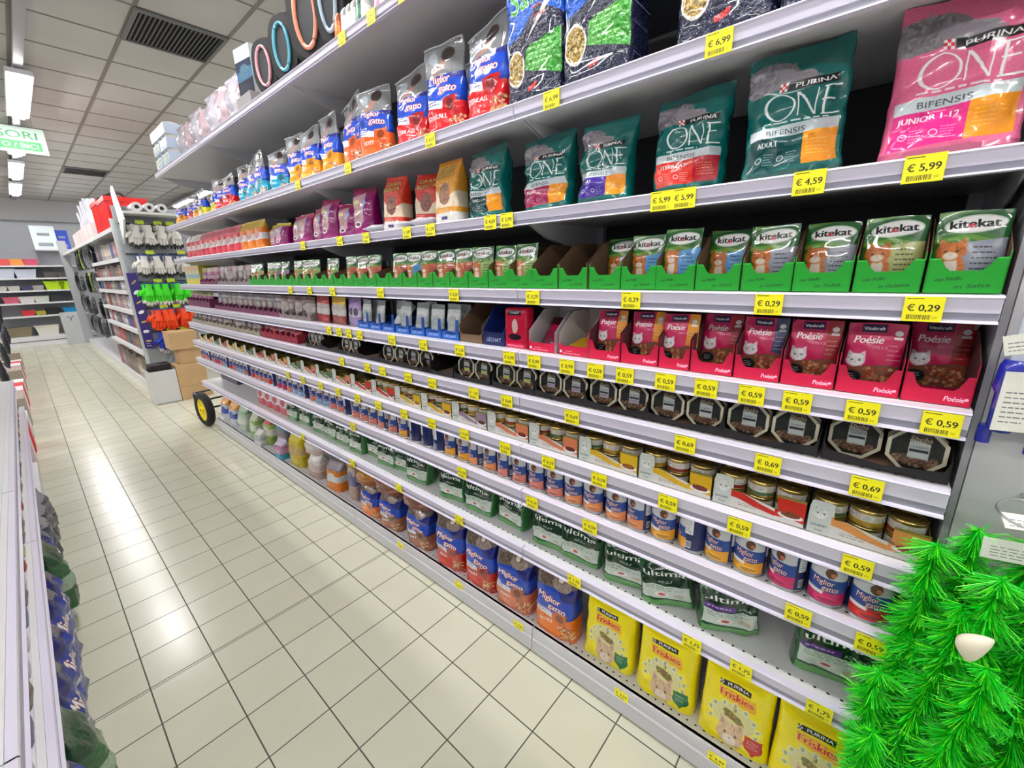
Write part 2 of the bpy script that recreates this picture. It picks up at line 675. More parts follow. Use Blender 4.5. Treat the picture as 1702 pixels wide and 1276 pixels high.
def shelf_board(parent, y0, y1, k):
    zt, zb = TOP[k], BOT[k]
    b = MB()
    b.box(1.001, y0, zb+.006, 1.014, y1, zt)
    b.box(1.014, y0, zt-.0015, 1.46, y1, zt)
    b.box(1.014, y0+.004, zb+.016, 1.46, y1-.004, zb+.019)
    sb = b.build('shelf', [SHELF], parent)
    if k in ('s8', 's9', 's6'):
        h = MB()
        n = int((y1-y0)/.025)
        for i in range(n):
            y = y0+.02+i*.025
            h.box(1.0165, y, zt+.0002, 1.0215, y+.006, zt+.0005)
        ho = h.build('punched_holes', [HOLE], sb)
        ho['kind'] = 'stuff'
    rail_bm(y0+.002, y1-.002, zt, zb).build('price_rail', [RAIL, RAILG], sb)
    for y in (y0+.006, y1-.006):
        p = [(1.02, zb+.016), (1.06, zb+.004), (1.14, zb-.03), (1.25, zb-.05), (1.45, zb-.06), (1.45, zb+.016)]
        m = MB()
        for d in (-.0015, .0015):
            m.face([(x, y+d, z) for x, z in p])
        for i in range(len(p)):
            a, c = p[i], p[(i+1) % len(p)]
            m.face([(a[0], y-.0015, a[1]), (c[0], y-.0015, c[1]), (c[0], y+.0015, c[1]), (a[0], y+.0015, a[1])])
        m.build('bracket', [SHELF], sb)


for bi in range(4):
    y0, y1 = BAY[bi], BAY[bi+1]
    r = root('shelving_bay')
    tag(r, ['wide white shelving bay with the yellow bags at its foot', 'white shelving bay holding most green pouch trays, beside the one with yellow bags',
            'white shelving bay with striped rails between two others, pink bags near its top', 'white shelving bay at the far end, with an almost empty lower shelf'][bi], 'shelving', 'bays of the pet food shelving')
    MB().box(1.462, y0, .02, 1.475, y1, 2.75 if bi < 0 else 2.36).build('back_panel', [BACK], r)
    for y in (y0+.02, y1-.02):
        u = MB().box(1.44, y-.012, 0, 1.4615, y+.012, 2.4)
        u.build('upright', [mat('upright_metal', (.78, .78, .8), .4)], r)
    b = MB()
    b.box(1.042, y0, .105, 1.44, y1, .117)
    b.box(1.05, y0, .0, 1.07, y1, .104)
    bo = b.build('base', [SHELF], r)
    h = MB()
    n = int((y1-y0)/.025)
    for i in range(n):
        y = y0+.02+i*.025
        h.box(1.066, y, .1172, 1.071, y+.006, .1175)
    ho = h.build('punched_holes', [HOLE], bo)
    ho['kind'] = 'stuff'
    f = MB()
    pr = [(1.052, .117), (1.036, .117), (1.034, .11), (1.034, .075), (1.030, .07), (1.030, .014), (1.036, .010), (1.049, .010)]
    for k in range(len(pr)-1):
        a, c = pr[k], pr[k+1]
        f.face([(a[0], y0+.002, a[1]), (c[0], y0+.002, c[1]), (c[0], y1-.002, c[1]), (a[0], y1-.002, a[1])])
    for y in (y0+.002, y1-.002):
        f.face([(p[0], y, p[1]) for p in pr])
    f.build('base_front', [mat('base_front', (.78, .78, .80), .35)], bo)
    if bi == 0:
        MB().box(1.035, y0-.016, .0, 1.475, y0-.006, 2.36).build('end_panel', [mat('end_grey', (.66, .66, .68), .5)], r)
    for k in BOT:
        shelf_board(r, y0, y1, k)

# a wide top bracket and the column past the shelving's near end
tag(MB().box(1.03, -.8, 0, 1.6, -.162, 2.6).build('wall_column', [mat('column_grey', (.78, .77, .78), .5, var=.02, vscale=3)]), None, None, None, 'structure')

# ------------------------------------------------------------------ price tags
YEL = (.98, .94, .10)


def tag_mat(txt):
    A = Art(160, 130, YEL, len(txt))
    A.rect(.05, .90, .48, .93, (.2, .2, .05))
    if len(txt) > 5:
        A.text(txt, .5, .42, .26, (.12, .12, .1), wid=.8, bold=.006)
    else:
        A.text(txt, .5, .42, .26, (.12, .12, .1), wid=.8, bold=.006)
    x = .12
    while x < .72:
        w_ = A.r.uniform(.008, .03)
        A.rect(x, .08, x+w_, .27, (.3, .28, .08))
        x += w_+A.r.uniform(.008, .025)
    A.lines(.76, .12, .94, .22, 2, (.5, .48, .1))
    return imat('price_tag_'+txt, A, .45)


TAGS = dict(
    s1=[(1.267, '€ 24,9'), (1.448, '€ 29,9'), (1.645, '€ 19,9')],
    s2=[(.311, '€ 6,99'), (.704, '€ 6,99'), (1.184, '€ 4,15'), (1.708, '€ 4,15'), (2.173, '€ 4,15')],
    s3=[(-.019, '€ 5,99'), (.132, '€ 4,59'), (.355, '€ 5,99'), (.404, '€ 5,99'), (.864, '€ 5,99'), (.93, '€ 4,69'), (1.216, '€ 1,79'), (1.352, '€ 1,89'), (1.631, '€ 1,69'), (1.847, '€ 1,69'), (2.216, '€ 1,69')],
    s4=[(-.055, '€ 0,29'), (.17, '€ 0,29'), (.465, '€ 0,29'), (.771, '€ 0,29'), (1.115, '€ 0,29'), (1.568, '€ 0,29'), (1.976, '€ 0,29'), (2.217, '€ 0,79'), (2.45, '€ 0,79')],
    s5=[(y, '€ 0,59') for y in (-.11, -.005, .097, .179, .272, .366, .472, .558)]+[(y, '€ 0,99') for y in (.65, .769, .869)]+[(1.101, '€ 1,20'), (1.309, '€ 1,20'), (1.519, '€ 1,20'), (1.777, '€ 1,09'), (1.873, '€ 1,09'), (1.964, '€ 1,09'), (2.068, '€ 1,09')],
    s6=[(-.034, '€ 0,69'), (.131, '€ 0,69'), (.307, '€ 0,69'), (.631, '€ 0,69'), (.885, '€ 0,69'), (1.041, '€ 1,29'), (1.272, '€ 0,75'), (1.428, '€ 0,75'), (1.618, '€ 1,29'), (1.742, '€ 1,29'), (1.979, '€ 1,29')],
    s7=[(y, '€ 0,59') for y in (-.046, .169, .336, .536, .716, .899, 1.104, 1.296, 1.484, 1.685, 1.869, 2.063, 2.256, 2.474, 2.684)],
    s8=[(y, '€ 0,59') for y in (-.092, .032, .562, .784, 1.13, 1.953)],
    s9=[(y, '€ 1,75') for y in (-.037, .123, .243, .614, 1.167, 1.587, 2.01, 2.623)],
    base=[(y, '€ 4,99') for y in (.155, .454, .902, 1.258, 1.709)])
SHELFNAME = dict(s1='top shelf rail', s2='litter bag rail', s3='teal bag rail', s4='green tray rail', s5='pink tray rail', s6='black bowl rail',
                 s7='gold tin rail', s8='blue can rail', s9='green bag rail', base='bottom rail')
for k, L_ in TAGS.items():
    for y, t in L_:
        nm = 'price_tag '+t
        hh = .040
        if k == 'base':
            loc = (1.0325, y, .088)
        else:
            loc = (.983, y, (TOP[k]+BOT[k])/2-.001)

        def mk(t=t):
            return MB().box(-.0012, -.0245, -.0205, 0, .0245, .0205, 0, 0, suv=(.02, .5)).build('price_tag', [tag_mat(t)])
        place(nm, mk, loc, lab('yellow tag reading '+t, SHELFNAME[k]), 'price tag', 'price tags on the '+SHELFNAME[k], sc=(1, 1, .82) if k == 'base' else None)


# ------------------------------------------------------------------ product shapes
def bag(w, h, d, m, name='bag', prof='pouch', k=2.6, seed=0, crink=.004, nu=14, nv=16, top=.96, wav=.3, parent=None, v0=0.0, v1=1.0, slant=0.0):
    """a filled bag standing on z = 0, its printed face towards -x"""
    P = dict(pouch=([0, .05, .22, .55, .86, .94, 1], [.72, .92, 1, .72, .10, .03, .03]),
             gusset=([0, .04, .4, .72, .88, .95, 1], [.90, 1, 1, .85, .35, .06, .04]),
             pillow=([0, .04, .12, .5, .86, .95, 1], [.12, .25, .62, 1, .62, .12, .04]),
             brick=([0, .03, .5, .9, .97, 1], [.93, 1, 1, .98, .85, .6]),
             sachet=([0, .06, .2, .5, .85, .93, 1], [.10, .25, .8, 1, .5, .10, .08]))[prof]

    def shp(u, v, side):
        T = float(np.interp(v, *P))*d
        t = PI*u
        c, s_ = math.cos(t), max(0.0, math.sin(t))
        W = w/2*(1-(1-top)*v)
        if prof in ('pouch', 'gusset'):
            W *= 1-.04*math.sin(PI*min(1, v*1.1))
        y = W*math.copysign(abs(c)**(2/k), c)
        x = T/2*s_**(2/k)
        n = noise.noise(Vector((y*26+seed*3.1, v*h*22, side*5.0+seed)))+.6*noise.noise(Vector((y*60, v*h*55+seed, seed*1.7)))
        a = crink*n*(.35+min(1, x/(d*.3+1e-4)))
        sw = wav*d*.12*math.sin(3.0*y/w+seed*1.3)*max(0, v-.55)
        edge = .35*crink*noise.noise(Vector((seed*2.2, v*h*30, 1.0)))*(1 if c > 0 else -1)
        z = v*h+(.008*h*math.sin(5*y/w+seed)*v)-slant*h*(y/w+.5)*max(0, v-.5)*2
        return Vector(((-x-a if side < 0 else x+a)+sw, y+edge, z))
    b = MB()
    for side in (-1, 1):
        b.grid(lambda u, v: shp(u, v0+(v1-v0)*v, side), nu, nv, 0, (lambda u, v: (.5-.5*math.copysign(abs(math.cos(PI*u))**(2/k), math.cos(PI*u)), v0+(v1-v0)*v)), flip=side > 0)
    # bottom
    if v0 == 0:
        lo = [shp(i/nu, 0, -1) for i in range(nu+1)]+[shp(i/nu, 0, 1) for i in range(nu, -1, -1)]
        b.face(lo, 0, [(.5, .02)]*len(lo))
    return b.build(name, m, parent)


def box_obj(name, d, w, h, m, parent=None, x=0, y=0, z=0, mi=None, suv=(.03, .06)):
    """a carton whose printed face looks to -x"""
    b = MB().box(x-d/2, y-w/2, z, x+d/2, y+w/2, z+h, 0, 0, suv=suv)
    return b.build(name, m, parent)


# ------------------------------------------------------------------ artwork
WH, BK = (.96, .96, .95), (.06, .06, .07)


def art_kitekat(blk, seed):
    A = Art(128, 192, (.20, .46, .16), seed)
    A.poly([(0, 1), (1, 1), (1, .62), (.7, .72), (.3, .78), (0, .70)], (.10, .38, .16))
    A.poly([(0, .93), (.6, 1), (0, 1)], (.35, .56, .22))
    A.poly([(.0, .66), (.5, .70), (1, .60), (1, .56), (.5, .64), (0, .60)], (.42, .62, .22))
    A.poly([(.42, .60), (1, .66), (1, .14), (.42, .12)], blk)
    A.lines(.56, .24, .94, .58, 5, [c*.45 for c in blk], .9, .3)
    A.ell(.52, .83, .42, .115, (.82, .84, .80), .08)
    A.ell(.52, .83, .39, .098, WH, .08)
    A.text('kitekat', .52, .785, .105, (.08, .08, .1), wid=.66, rot=.05, bold=.008)
    A.text('e', .478, .783, .072, (.85, .10, .16), wid=.095, rot=.05, bold=.006)
    A.cat(.27, .49, .21, (.84, .46, .18), (.96, .90, .82))
    A.ell(.74, .09, .20, .062, WH)
    A.text('Vitality', .74, .075, .035, (.2, .45, .3), wid=.26)
    A.grain(.02)
    return A


def art_poesie(acc, icon, seed):
    A = Art(140, 200, (.80, .10, .34), seed)
    A.poly([(.72, 1), (1, 1), (1, .38), (.70, .42)], acc)
    A.rect(.24, .86, .66, .98, (.17, .09, .28))
    A.text('Vitakraft', .45, .895, .045, WH, wid=.36, bold=.004)
    A.text('Poésie', .38, .70, .11, WH, wid=.50, sk=.18, bold=.006)
    A.text('DÉLICE', .60, .625, .04, (.98, .75, .85), wid=.26, sk=.15)
    A.ell(.87, .86, .07, .04, WH)
    A.rect(.80, .77, .95, .81, WH, .9)
    A.lines(.74, .45, .97, .72, 4, (.99, .8, .8), .7, .2)
    A.cat(.22, .44, .17, (.93, .92, .92), (.98, .96, .96), (.2, .25, .3), body=False)
    A.poly([(.0, .30), (.35, .36), (.75, .40), (1, .38), (1, 0), (0, 0)], (.50, .30, .22))
    A.dots(.35, .06, .98, .34, 90, .035, [(.72, .45, .30), (.55, .33, .22), (.85, .62, .45), (.62, .24, .18)])
    A.ell(.20, .19, .17, .09, (.13, .15, .15))
    A.lines(.10, .14, .30, .24, 3, WH, .9, .3)
    A.rect(0, 0, 1, .04, (.80, .10, .34))
    A.grain(.02)
    return A


def art_one(bg, left, right, txt, seed, dark=(.2, .2, .22), foot=None):
    A = Art(220, 300, bg, seed)
    A.fur(.22, .78, .30, .14, (.50, .48, .50), 120, .14)
    A.fur(.50, .74, .18, .07, (.60, .58, .60), 60, .14)
    A.poly([(.30, .86), (.75, .72), (.30, .70)], (.55, .52, .55), .8)
    A.poly([(.02, .64), (.5, .70), (.98, .74), (.98, .66), (.5, .62), (.02, .56)], bg)
    A.rect(.42, .655, .88, .715, BK)
    A.text('PURINA', .67, .668, .034, WH, wid=.36, bold=.002)
    for i in range(3):
        for j in range(3):
            A.rect(.335+i*.025, .655+j*.02, .36+i*.025, .675+j*.02, (.85, .15, .2) if (i+j) % 2 else WH)
    # the tall thin lettering ONE
    A.ell(.34, .535, .155, .105, WH)
    A.ell(.345, .535, .128, .096, bg)
    for x in (.52, .69):
        A.rect(x-.007, .445, x+.007, .635, WH)
    A.poly([(.505, .635), (.535, .635), (.700, .445), (.675, .445)], WH)
    A.rect(.76, .445, .785, .635, WH)
    for y, l in ((.437, .16), (.540, .11), (.625, .15)):
        A.rect(.745, y, .76+l, y+.011, WH)
    A.lines(.2, .405, .86, .43, 1, WH, .9, .5)
    A.poly([(.06, .385), (.93, .415), (.93, .335), (.06, .305)], (.80, .84, .85))
    A.text('BIFENSIS', .42, .335, .036, (.25, .3, .33), wid=.38, rot=.03)
    A.poly([(.06, .305), (.60, .325), (.60, .10), (.06, .08)], left)
    A.text(txt, .24 if len(txt) < 7 else .32, .25, .036, WH, wid=.04*len(txt), rot=.03, bold=.003)
    for x in (.16, .38):
        A.ell(x, .165, .035, .022, WH, 0, .85)
        A.ell(x, .165, .026, .016, left)
        A.lines(x+.05, .12, x+.17, .21, 5, WH, .7, .25)
    A.poly([(.60, .325), (.93, .335), (.93, .11), (.60, .10)], right)
    A.lines(.64, .16, .88, .28, 5, (1, .85, .5), .6, .25)
    A.rect(0, 0, 1, .07, [c*.8 for c in bg] if foot is None else foot)
    A.grain(.02)
    return A


def art_litter(seed, blue=(.08, .36, .78)):
    A = Art(230, 330, (.10, .11, .22), seed)
    A.poly([(0, 1), (1, 1), (1, .55), (.6, .66), (.35, .50), (0, .43)], blue)
    A.poly([(0, .46), (.05, .52), (.10, .40), (.0, .33)], WH)
    A.poly([(.42, .38), (.98, .46), (.98, .16), (.40, .24)], (.22, .62, .16))
    A.lines(.47, .22, .92, .42, 6, (.75, .95, .65), .8, .35)
    A.poly([(.26, .36), (.36, .40), (.98, .80), (.98, .70)], (.93, .90, .88))
    A.lines(.5, .55, .8, .68, 2, (.8, .3, .3), .7, .3)
    A.text('Safi', .38, .66, .16, (.30, .72, .25), wid=.50, sk=.15, rot=.12, out=(.85, .95, .85), ow=.008)
    A.ell(.22, .27, .17, .13, (.95, .93, .88), .3)
    A.ell(.22, .27, .145, .11, (.66, .52, .20), .3)
    A.dots(.10, .20, .34, .35, 220, .012, [(.85, .75, .45), (.55, .42, .12), (.75, .66, .40), (.35, .28, .1)])
    A.poly([(.42, .12), (.60, .15), (.58, .11), (.44, .09)], (.80, .22, .22))
    A.dots(0, 0, 1, 1, 900, .006, [(.55, .58, .7), (.3, .32, .5), (.85, .87, .95)], .55)
    A.grain(.03)
    return A


def art_miglior(low, word, seed, cat=(.9, .45, .25), clear=True, body=None):
    """low: colour of the lower half; the top third is the clear film end"""
    A = Art(200, 300, (.12, .22, .58), seed)
    A.rect(0, 0, 1, .36, low)
    A.poly([(0, .66), (.25, .74), (.6, .78), (1, .84), (1, .40), (0, .34)], (.10, .30, .78))
    A.poly([(.55, .82), (1, .88), (1, .60), (.7, .62)], (.12, .16, .52))
    if clear:
        A.poly([(0, 1), (1, 1), (1, .86), (.6, .79), (.25, .73), (0, .66)], (.62, .62, .64))
        A.fur(.52, .84, .16, .10, (.45, .34, .30), 60, .15)
        A.fur(.36, .76, .22, .07, (.80, .60, .52), 60, .12)
        A.fur(.80, .90, .14, .06, (.74, .76, .80), 40, .1)
    else:
        A.poly([(0, 1), (1, 1), (1, .80), (.6, .74), (.25, .72), (0, .72)], (.45, .42, .42))
        A.fur(.35, .84, .26, .10, (.42, .36, .32), 80, .16)
        A.fur(.66, .80, .22, .08, (.62, .56, .52), 60, .16)
        A.cat(.62, .88, .13, (.48, .38, .32), (.9, .88, .85), body=False)
    dn = 0 if clear else -.05
    A.text('Miglior', .40, .585+dn, .085, WH, wid=.56, sk=.12, rot=-.06, out=(.75, .12, .12), ow=.011, bold=.005)
    A.text('gatto', .60, .475+dn, .085, WH, wid=.44, sk=.12, rot=-.06, out=(.75, .12, .12), ow=.011, bold=.005)
    A.poly([(0, .42), (.5, .38), (.5, .30), (0, .33)], (.90, .90, .93))
    A.lines(.04, .34, .44, .40, 2, (.25, .3, .6), .8, .35)
    A.poly([(.50, .40), (.88, .43), (.80, .18), (.56, .16)], [min(1, c*.9) for c in low])
    A.ell(.69, .34, .10, .055, [c*.6 for c in low])
    A.ell(.45, .13, .38, .13, [min(1, c*1.08) for c in low])
    A.text(word, .34, .20, .05, WH, wid=.052*len(word)+.06, rot=.03, bold=.004)
    A.lines(.12, .05, .55, .16, 4, [min(1, c+.25) for c in low], .7, .3)
    A.dots(.66, .03, .98, .22, 80, .022, [(.86, .65, .42), (.72, .42, .28), (.95, .85, .65), (.6, .3, .2)])
    A.grain(.02)
    return A


def art_ultima(seed, violet=False):
    A = Art(160, 220, (.10, .28, .15), seed)
    A.poly([(0, 1), (1, 1), (1, .78), (0, .80)], (.14, .32, .17))
    A.ell(.5, .56, .6, .22, (.09, .22, .13))
    A.text('ultima', .48, .60, .105, WH, wid=.80, bold=.004)
    if violet:
        A.rect(.04, .44, .60, .53, (.38, .20, .55))
        A.lines(.1, .465, .52, .51, 1, (.85, .8, .9), .9, .5)
        A.text('ADULT', .78, .46, .04, WH, wid=.28)
    else:
        A.text('ADULT', .5, .48, .045, WH, wid=.28)
    A.poly([(.04, .43), (.96, .42), (.96, .14), (.04, .16)], (.80, .85, .80))
    A.lines(.1, .32, .9, .41, 3, (.30, .40, .34), .8, .3)
    A.ell(.42, .235, .14, .05, (.93, .90, .86))
    A.ell(.42, .24, .07, .028, (.75, .25, .25))
    A.ell(.74, .22, .10, .035, (.75, .72, .6))
    A.rect(0, 0, 1, .12, (.38, .62, .34))
    A.rect(.965, 0, 1, 1, (.24, .50, .27))
    A.rect(0, 0, .045, 1, (.14, .36, .18))
    A.grain(.02)
    return A


def art_friskies(badge, seed):
    Y = (1.0, .93, .0)
    A = Art(260, 330, Y, seed)
    A.poly([(0, 1), (1, 1), (1, .76), (.5, .70), (0, .76)], (.96, .88, .0))
    A.rect(.30, .635, .68, .690, BK)
    A.text('PURINA', .505, .647, .032, WH, wid=.30, bold=.002)
    for i in range(3):
        for j in range(3):
            A.rect(.245+i*.018, .638+j*.016, .263+i*.018, .654+j*.016, (.9, .9, .9) if (i+j) % 2 else BK)
    A.poly([(.24, .62), (.76, .61), (.78, .495), (.70, .485), (.26, .515)], (.98, .74, .14))
    A.text('Friskies', .50, .53, .072, (.84, .12, .10), wid=.46, out=(1, .95, .6), ow=.006, bold=.005)
    A.fur(.5, .34, .30, .15, (.90, .88, .62), 40, .04)
    for i in range(9):
        t = PI*(-.1+1.2*i/8)
        x, y = .5+.34*math.cos(t), .31+.17*math.sin(t)
        A.ell(x, y, .05, .034, (.93, .93, .86), 0, .75)
        A.ell(x, y, .026, .016, (.60, .66, .50), A.r.uniform(0, 3), .8)
    A.text('3', .5, .415, .045, (.35, .3, .1), wid=.05)
    A.ell(.5, .355, .16, .042, (.50, .48, .20), -.3)
    A.dots(.38, .33, .62, .38, 60, .016, [(.40, .40, .15), (.66, .55, .26), (.52, .34, .18)])
    A.cat(.48, .15, .19, (.88, .74, .60), (.95, .90, .82), (.62, .58, .30), body=False)
    A.poly([(.68, .24), (.92, .24), (.92, .14), (.80, .05), (.68, .14)], badge)
    A.ell(.80, .15, .13, .07, badge)
    A.lines(.72, .13, .88, .21, 3, (.9, .95, .9), .8, .3)
    A.grain(.015)
    return A


def art_can(low, seed, back=False):
    """wraps all the way round a can; the middle faces the aisle"""
    A = Art(384, 150, (.10, .15, .36), seed)
    A.rect(0, 0, 1, .04, (.7, .7, .72))
    A.rect(0, .96, 1, 1, (.7, .7, .72))
    for c in (.5,) if not back else (.30,):
        A.poly([(c-.17, 1), (c+.17, 1), (c+.17, .66), (c, .60), (c-.17, .68)], (.78, .79, .80))
        A.fur(c+.02, .80, .045, .12, (.38, .26, .2), 40, .15)
        A.ell(c+.04, .77, .022, .05, (.75, .45, .32))
        A.poly([(c-.17, .68), (c+.17, .64), (c+.17, .30), (c-.17, .36)], (.16, .30, .60))
        A.text('Miglior', c-.03, .50, .13, WH, wid=.17, sk=.1, out=(.6, .2, .2), ow=.003)
        A.text('gatto', c+.03, .36, .13, WH, wid=.13, sk=.1, out=(.6, .2, .2), ow=.003)
        A.poly([(c-.17, .36), (c+.05, .32), (c+.17, .36), (c+.17, .05), (c-.17, .05)], low)
        A.poly([(c-.17, .36), (c-.02, .33), (c-.02, .25), (c-.17, .27)], WH)
        A.ell(c, .14, .10, .09, [min(1, x*1.15) for x in low])
        A.ell(c+.02, .13, .08, .05, [x*.8 for x in low])
    k = .74 if not back else .50
    A.rect(k-.045, .50, k+.045, .94, (.90, .90, .90))
    A.lines(k-.038, .54, k+.038, .90, 8, (.3, .3, .35), .8, .3)
    A.rect(k-.03, .10, k+.03, .30, WH)
    for i in range(9):
        A.rect(k-.026+i*.006, .12, k-.023+i*.006, .28, BK)
    A.grain(.02)
    return A


def art_simple(bg, top, mid, low, seed, word=None, wc=WH, win=None):
    A = Art(110, 170, bg, seed)
    A.rect(0, .72, 1, 1, top)
    A.poly([(0, .50), (1, .56), (1, .34), (0, .30)], mid)
    A.rect(0, 0, 1, .30, low)
    if win:
        A.fur(.5, .50, .28, .14, win, 60, .15)
    if word:
        A.text(word, .5, .80, .10, wc, wid=.8, bold=.006)
    A.lines(.12, .08, .88, .26, 4, [min(1, c+.3) for c in low], .7, .3)
    A.grain(.04)
    return A


def art_stripe(bg, seed, pic, word=('GRAN', 'BONTÀ')):
    A = Art(150, 240, bg, seed)
    A.text(word[0], .5, .82, .075, (.95, .85, .45), wid=.66, out=(.15, .12, .06), ow=.014, rot=.05)
    A.text(word[1], .5, .72, .075, (.95, .85, .45), wid=.72, out=(.15, .12, .06), ow=.014, rot=.05)
    A.poly([(0, .60), (0, .25), (1, .25), (1, .50), (.5, .34)], (.86, .78, .68))
    A.fur(.52, .46, .24, .17, pic, 90, .14)
    A.rect(0, .17, 1, .25, bg)
    A.lines(.1, .18, .7, .24, 2, WH, .8, .3)
    A.rect(0, 0, 1, .17, (.84, .82, .80))
    A.rect(.34, .06, .62, .11, (.18, .18, .45))
    A.ell(.80, .15, .06, .035, WH)
    A.grain(.02)
    return A


# ------------------------------------------------------------------ green tray shelf (s4)
GREEN = (.02, .57, .11)
CARD = mat('brown_card', (.46, .36, .27), .85, var=.03, vscale=20)


def tray_bm(w, d, hf, hn, hs, hb, th=.0016, notch=.52):
    """card tray: front with a notch, side walls rising to the back; front on x = 0"""
    m = MB()
    a, n = w/2, w*notch/2
    m.prism([(a, 0), (-a, 0), (-a, hf), (-n-.008, hf), (-n, hn+.006), (-n+.006, hn), (n-.006, hn), (n, hn+.006), (n+.008, hf), (a, hf)], 0, th, 0, 1)
    for s_ in (1, -1):
        y0, y1 = (a-th, a) if s_ > 0 else (-a, -a+th)
        pts = [(0, 0), (d, 0), (d, hb), (d*.45, hb), (0, hs)]
        m.face([(x, y0, z) for x, z in pts], 2)
        m.face([(x, y1, z) for x, z in pts], 2)
        for i in range(5):
            p, q = pts[i], pts[(i+1) % 5]
            m.face([(p[0], y0, p[1]), (q[0], y0, q[1]), (q[0], y1, q[1]), (p[0], y1, p[1])], 0 if i == 4 else 2)
    m.box(d-th, -a, 0, d, a, hb, 2)
    m.box(th, -a+th, 0, d-th, a-th, th, 2)
    return m


def art_tray(bg, kind, seed):
    A = Art(190, 110, bg, seed)
    if kind == 'green':
        dk = (.02, .30, .08)
        A.text('con Pollo' if seed % 2 else 'con Vitello', .30, .36, .11, dk, wid=.34, sk=.3, rot=.08, bold=.003)
        A.text('in Gelatina' if seed % 2 else 'in Salsa', .62, .16, .11, dk, wid=.44, sk=.3, rot=.08, bold=.003)
        A.rect(0, .97, 1, 1, (.25, .78, .3))
    elif kind == 'pink':
        A.text('Poésie', .76, .14, .17, (1, .85, .9), wid=.28, sk=.15, bold=.004)
        A.ell(.93, .24, .03, .05, (1, .75, .82))
    elif kind == 'favourites':
        A.ell(.10, .28, .045, .075, WH)
        A.ell(.10, .40, .03, .03, WH)
        A.text("cat's", .36, .32, .11, WH, wid=.22, sk=.2)
        A.text('favourites', .45, .12, .12, WH, wid=.56, sk=.2)
    elif kind == 'blue':
        A.text('LÉCHAT', .5, .25, .30, (.8, .88, .98), wid=.72, sk=.15)
        A.ell(.5, .75, .35, .1, (.05, .18, .42))
    A.grain(.012)
    return A


def tray(key, col, kind, w, d, hf, hn, hs, hb, seed, notch=.52, inner=None):
    def f():
        fm = imat('tray_front_%s_%d' % (kind, seed % 2), art_tray(col, kind, seed), .5)
        return tray_bm(w, d, hf, hn, hs, hb, notch=notch).build('display_tray', [mat('tray_'+kind, col, .5), fm, inner or CARD])
    return f


KITE = [(.33, .62, .86), (.62, .64, .70), (.74, .76, .48), (.60, .74, .38), (.80, .36, .22), (.55, .50, .62)]
kmats = [imat('pouch_kitekat_%d' % i, art_kitekat(c, i+3), .22, coat=.5, bump=.35, bscale=24, fold=True) for i, c in enumerate(KITE)]


def pouch(key, m, w=.086, h=.128, d=.020, seed=1, name='food_pouch', crink=.0016):
    def f():
        return bag(w, h, d, m, name, 'sachet', 2.2, seed, crink, 10, 12, 1.0, .2)
    return f


z4 = TOP['s4']+.0015
ROW4 = 'green tray shelf'
# which picture each tray's front pouch carries, its depth in the tray and height; None: no pouch in view
near = [(1, .012, 0), (2, .014, 0), (1, .03, 0), (1, .012, 0), (0, .05, -.01), (0, .004, .008), (0, .03, -.014), (1, .07, -.004), None, None]
rest = [3, 3, 3, 4, 4, 4, 0, 4, None, 4, 4, 4, None, 3, None, 3, 3, 3, None, 5, 5, 3, None, 2, 2]
seq = near+[None if q is None else (q, .002, 0) for q in rest]
edges4 = [-.143, -.050, .047, .140, .233, .329, .420, .510, .606, .707, .798, .889, .976]
ys4 = [(edges4[i]+edges4[i+1])/2 for i in range(12)]
while len(ys4) < len(seq):
    ys4.append(ys4[-1]+.0945)
for i, y in enumerate(ys4):
    t = tray('g', GREEN, 'green', .0915, .21, .056, .036, .066, .125, i)
    if i >= 12:
        t = tray('g', GREEN, 'green', .0915, .21, .052, .034, .056, .085, i)
    place('green_tray_%d_%d' % (i % 2, i >= 12), t, (1.016, y, z4), lab('green notched card tray', ROW4), 'display tray', 'green trays')
    if seq[i]:
        q, dx, dz = seq[i]
        nm = ['blue', 'grey', 'olive', 'pale green', 'orange red', 'mauve'][q]
        lean = .10+.03*((i*7) % 3)
        place('kite_%d_%d' % (q, i % 2), pouch('', kmats[q], seed=i+1), (1.034+dx, y, z4+.003+max(0, dz)), lab('ginger cat pouch with %s panel' % nm, ROW4), 'food pouch', 'ginger cat pouches', ry=lean, rz=.05*math.sin(i*2.3)+(.16 if i >= 12 else 0))

# ------------------------------------------------------------------ more pouches at the far end of s4, s5, s6
GREYS = [((.50, .44, .46), (.60, .52, .52), (.42, .34, .36)), ((.42, .40, .44), (.62, .60, .62), (.55, .40, .50)), ((.64, .60, .58), (.48, .36, .32), (.78, .76, .74))]
gm_ = [imat('pouch_plain_%d' % i, art_simple(g[0], g[1], g[2], g[0], 30+i, None, WH, (.7, .66, .62)), .3, bump=.4) for i, g in enumerate(GREYS)]
mm_ = [imat('pouch_plum_%d' % i, art_simple(c, (.55, .55, .3) if i else (.62, .45, .5), (.7, .6, .65), c, 40+i), .3, bump=.4) for i, c in enumerate([(.62, .18, .38), (.52, .20, .40)])]
rm_ = imat('pouch_red_0', art_simple((.72, .12, .22), (.62, .10, .20), (.80, .45, .45), (.72, .16, .24), 50), .3, bump=.4)
ym_ = imat('pouch_yellow_0', art_simple((.70, .67, .62), (.90, .72, .14), (.82, .80, .78), (.60, .25, .22), 51), .3, bump=.4)
rd_ = imat('pouch_red_top', art_simple((.70, .66, .64), (.76, .14, .16), (.82, .80, .78), (.65, .22, .24), 52), .3, bump=.4)
vi_ = imat('pouch_violet', art_simple((.68, .58, .76), (.62, .50, .72), (.80, .78, .84), (.62, .52, .70), 53, None, WH, (.3, .25, .35)), .3, bump=.4)
sv_ = imat('pouch_silver', art_simple((.80, .80, .80), (.74, .76, .76), (.72, .76, .76), (.84, .86, .86), 54, None, BK, (.72, .74, .74)), .22, bump=.5)
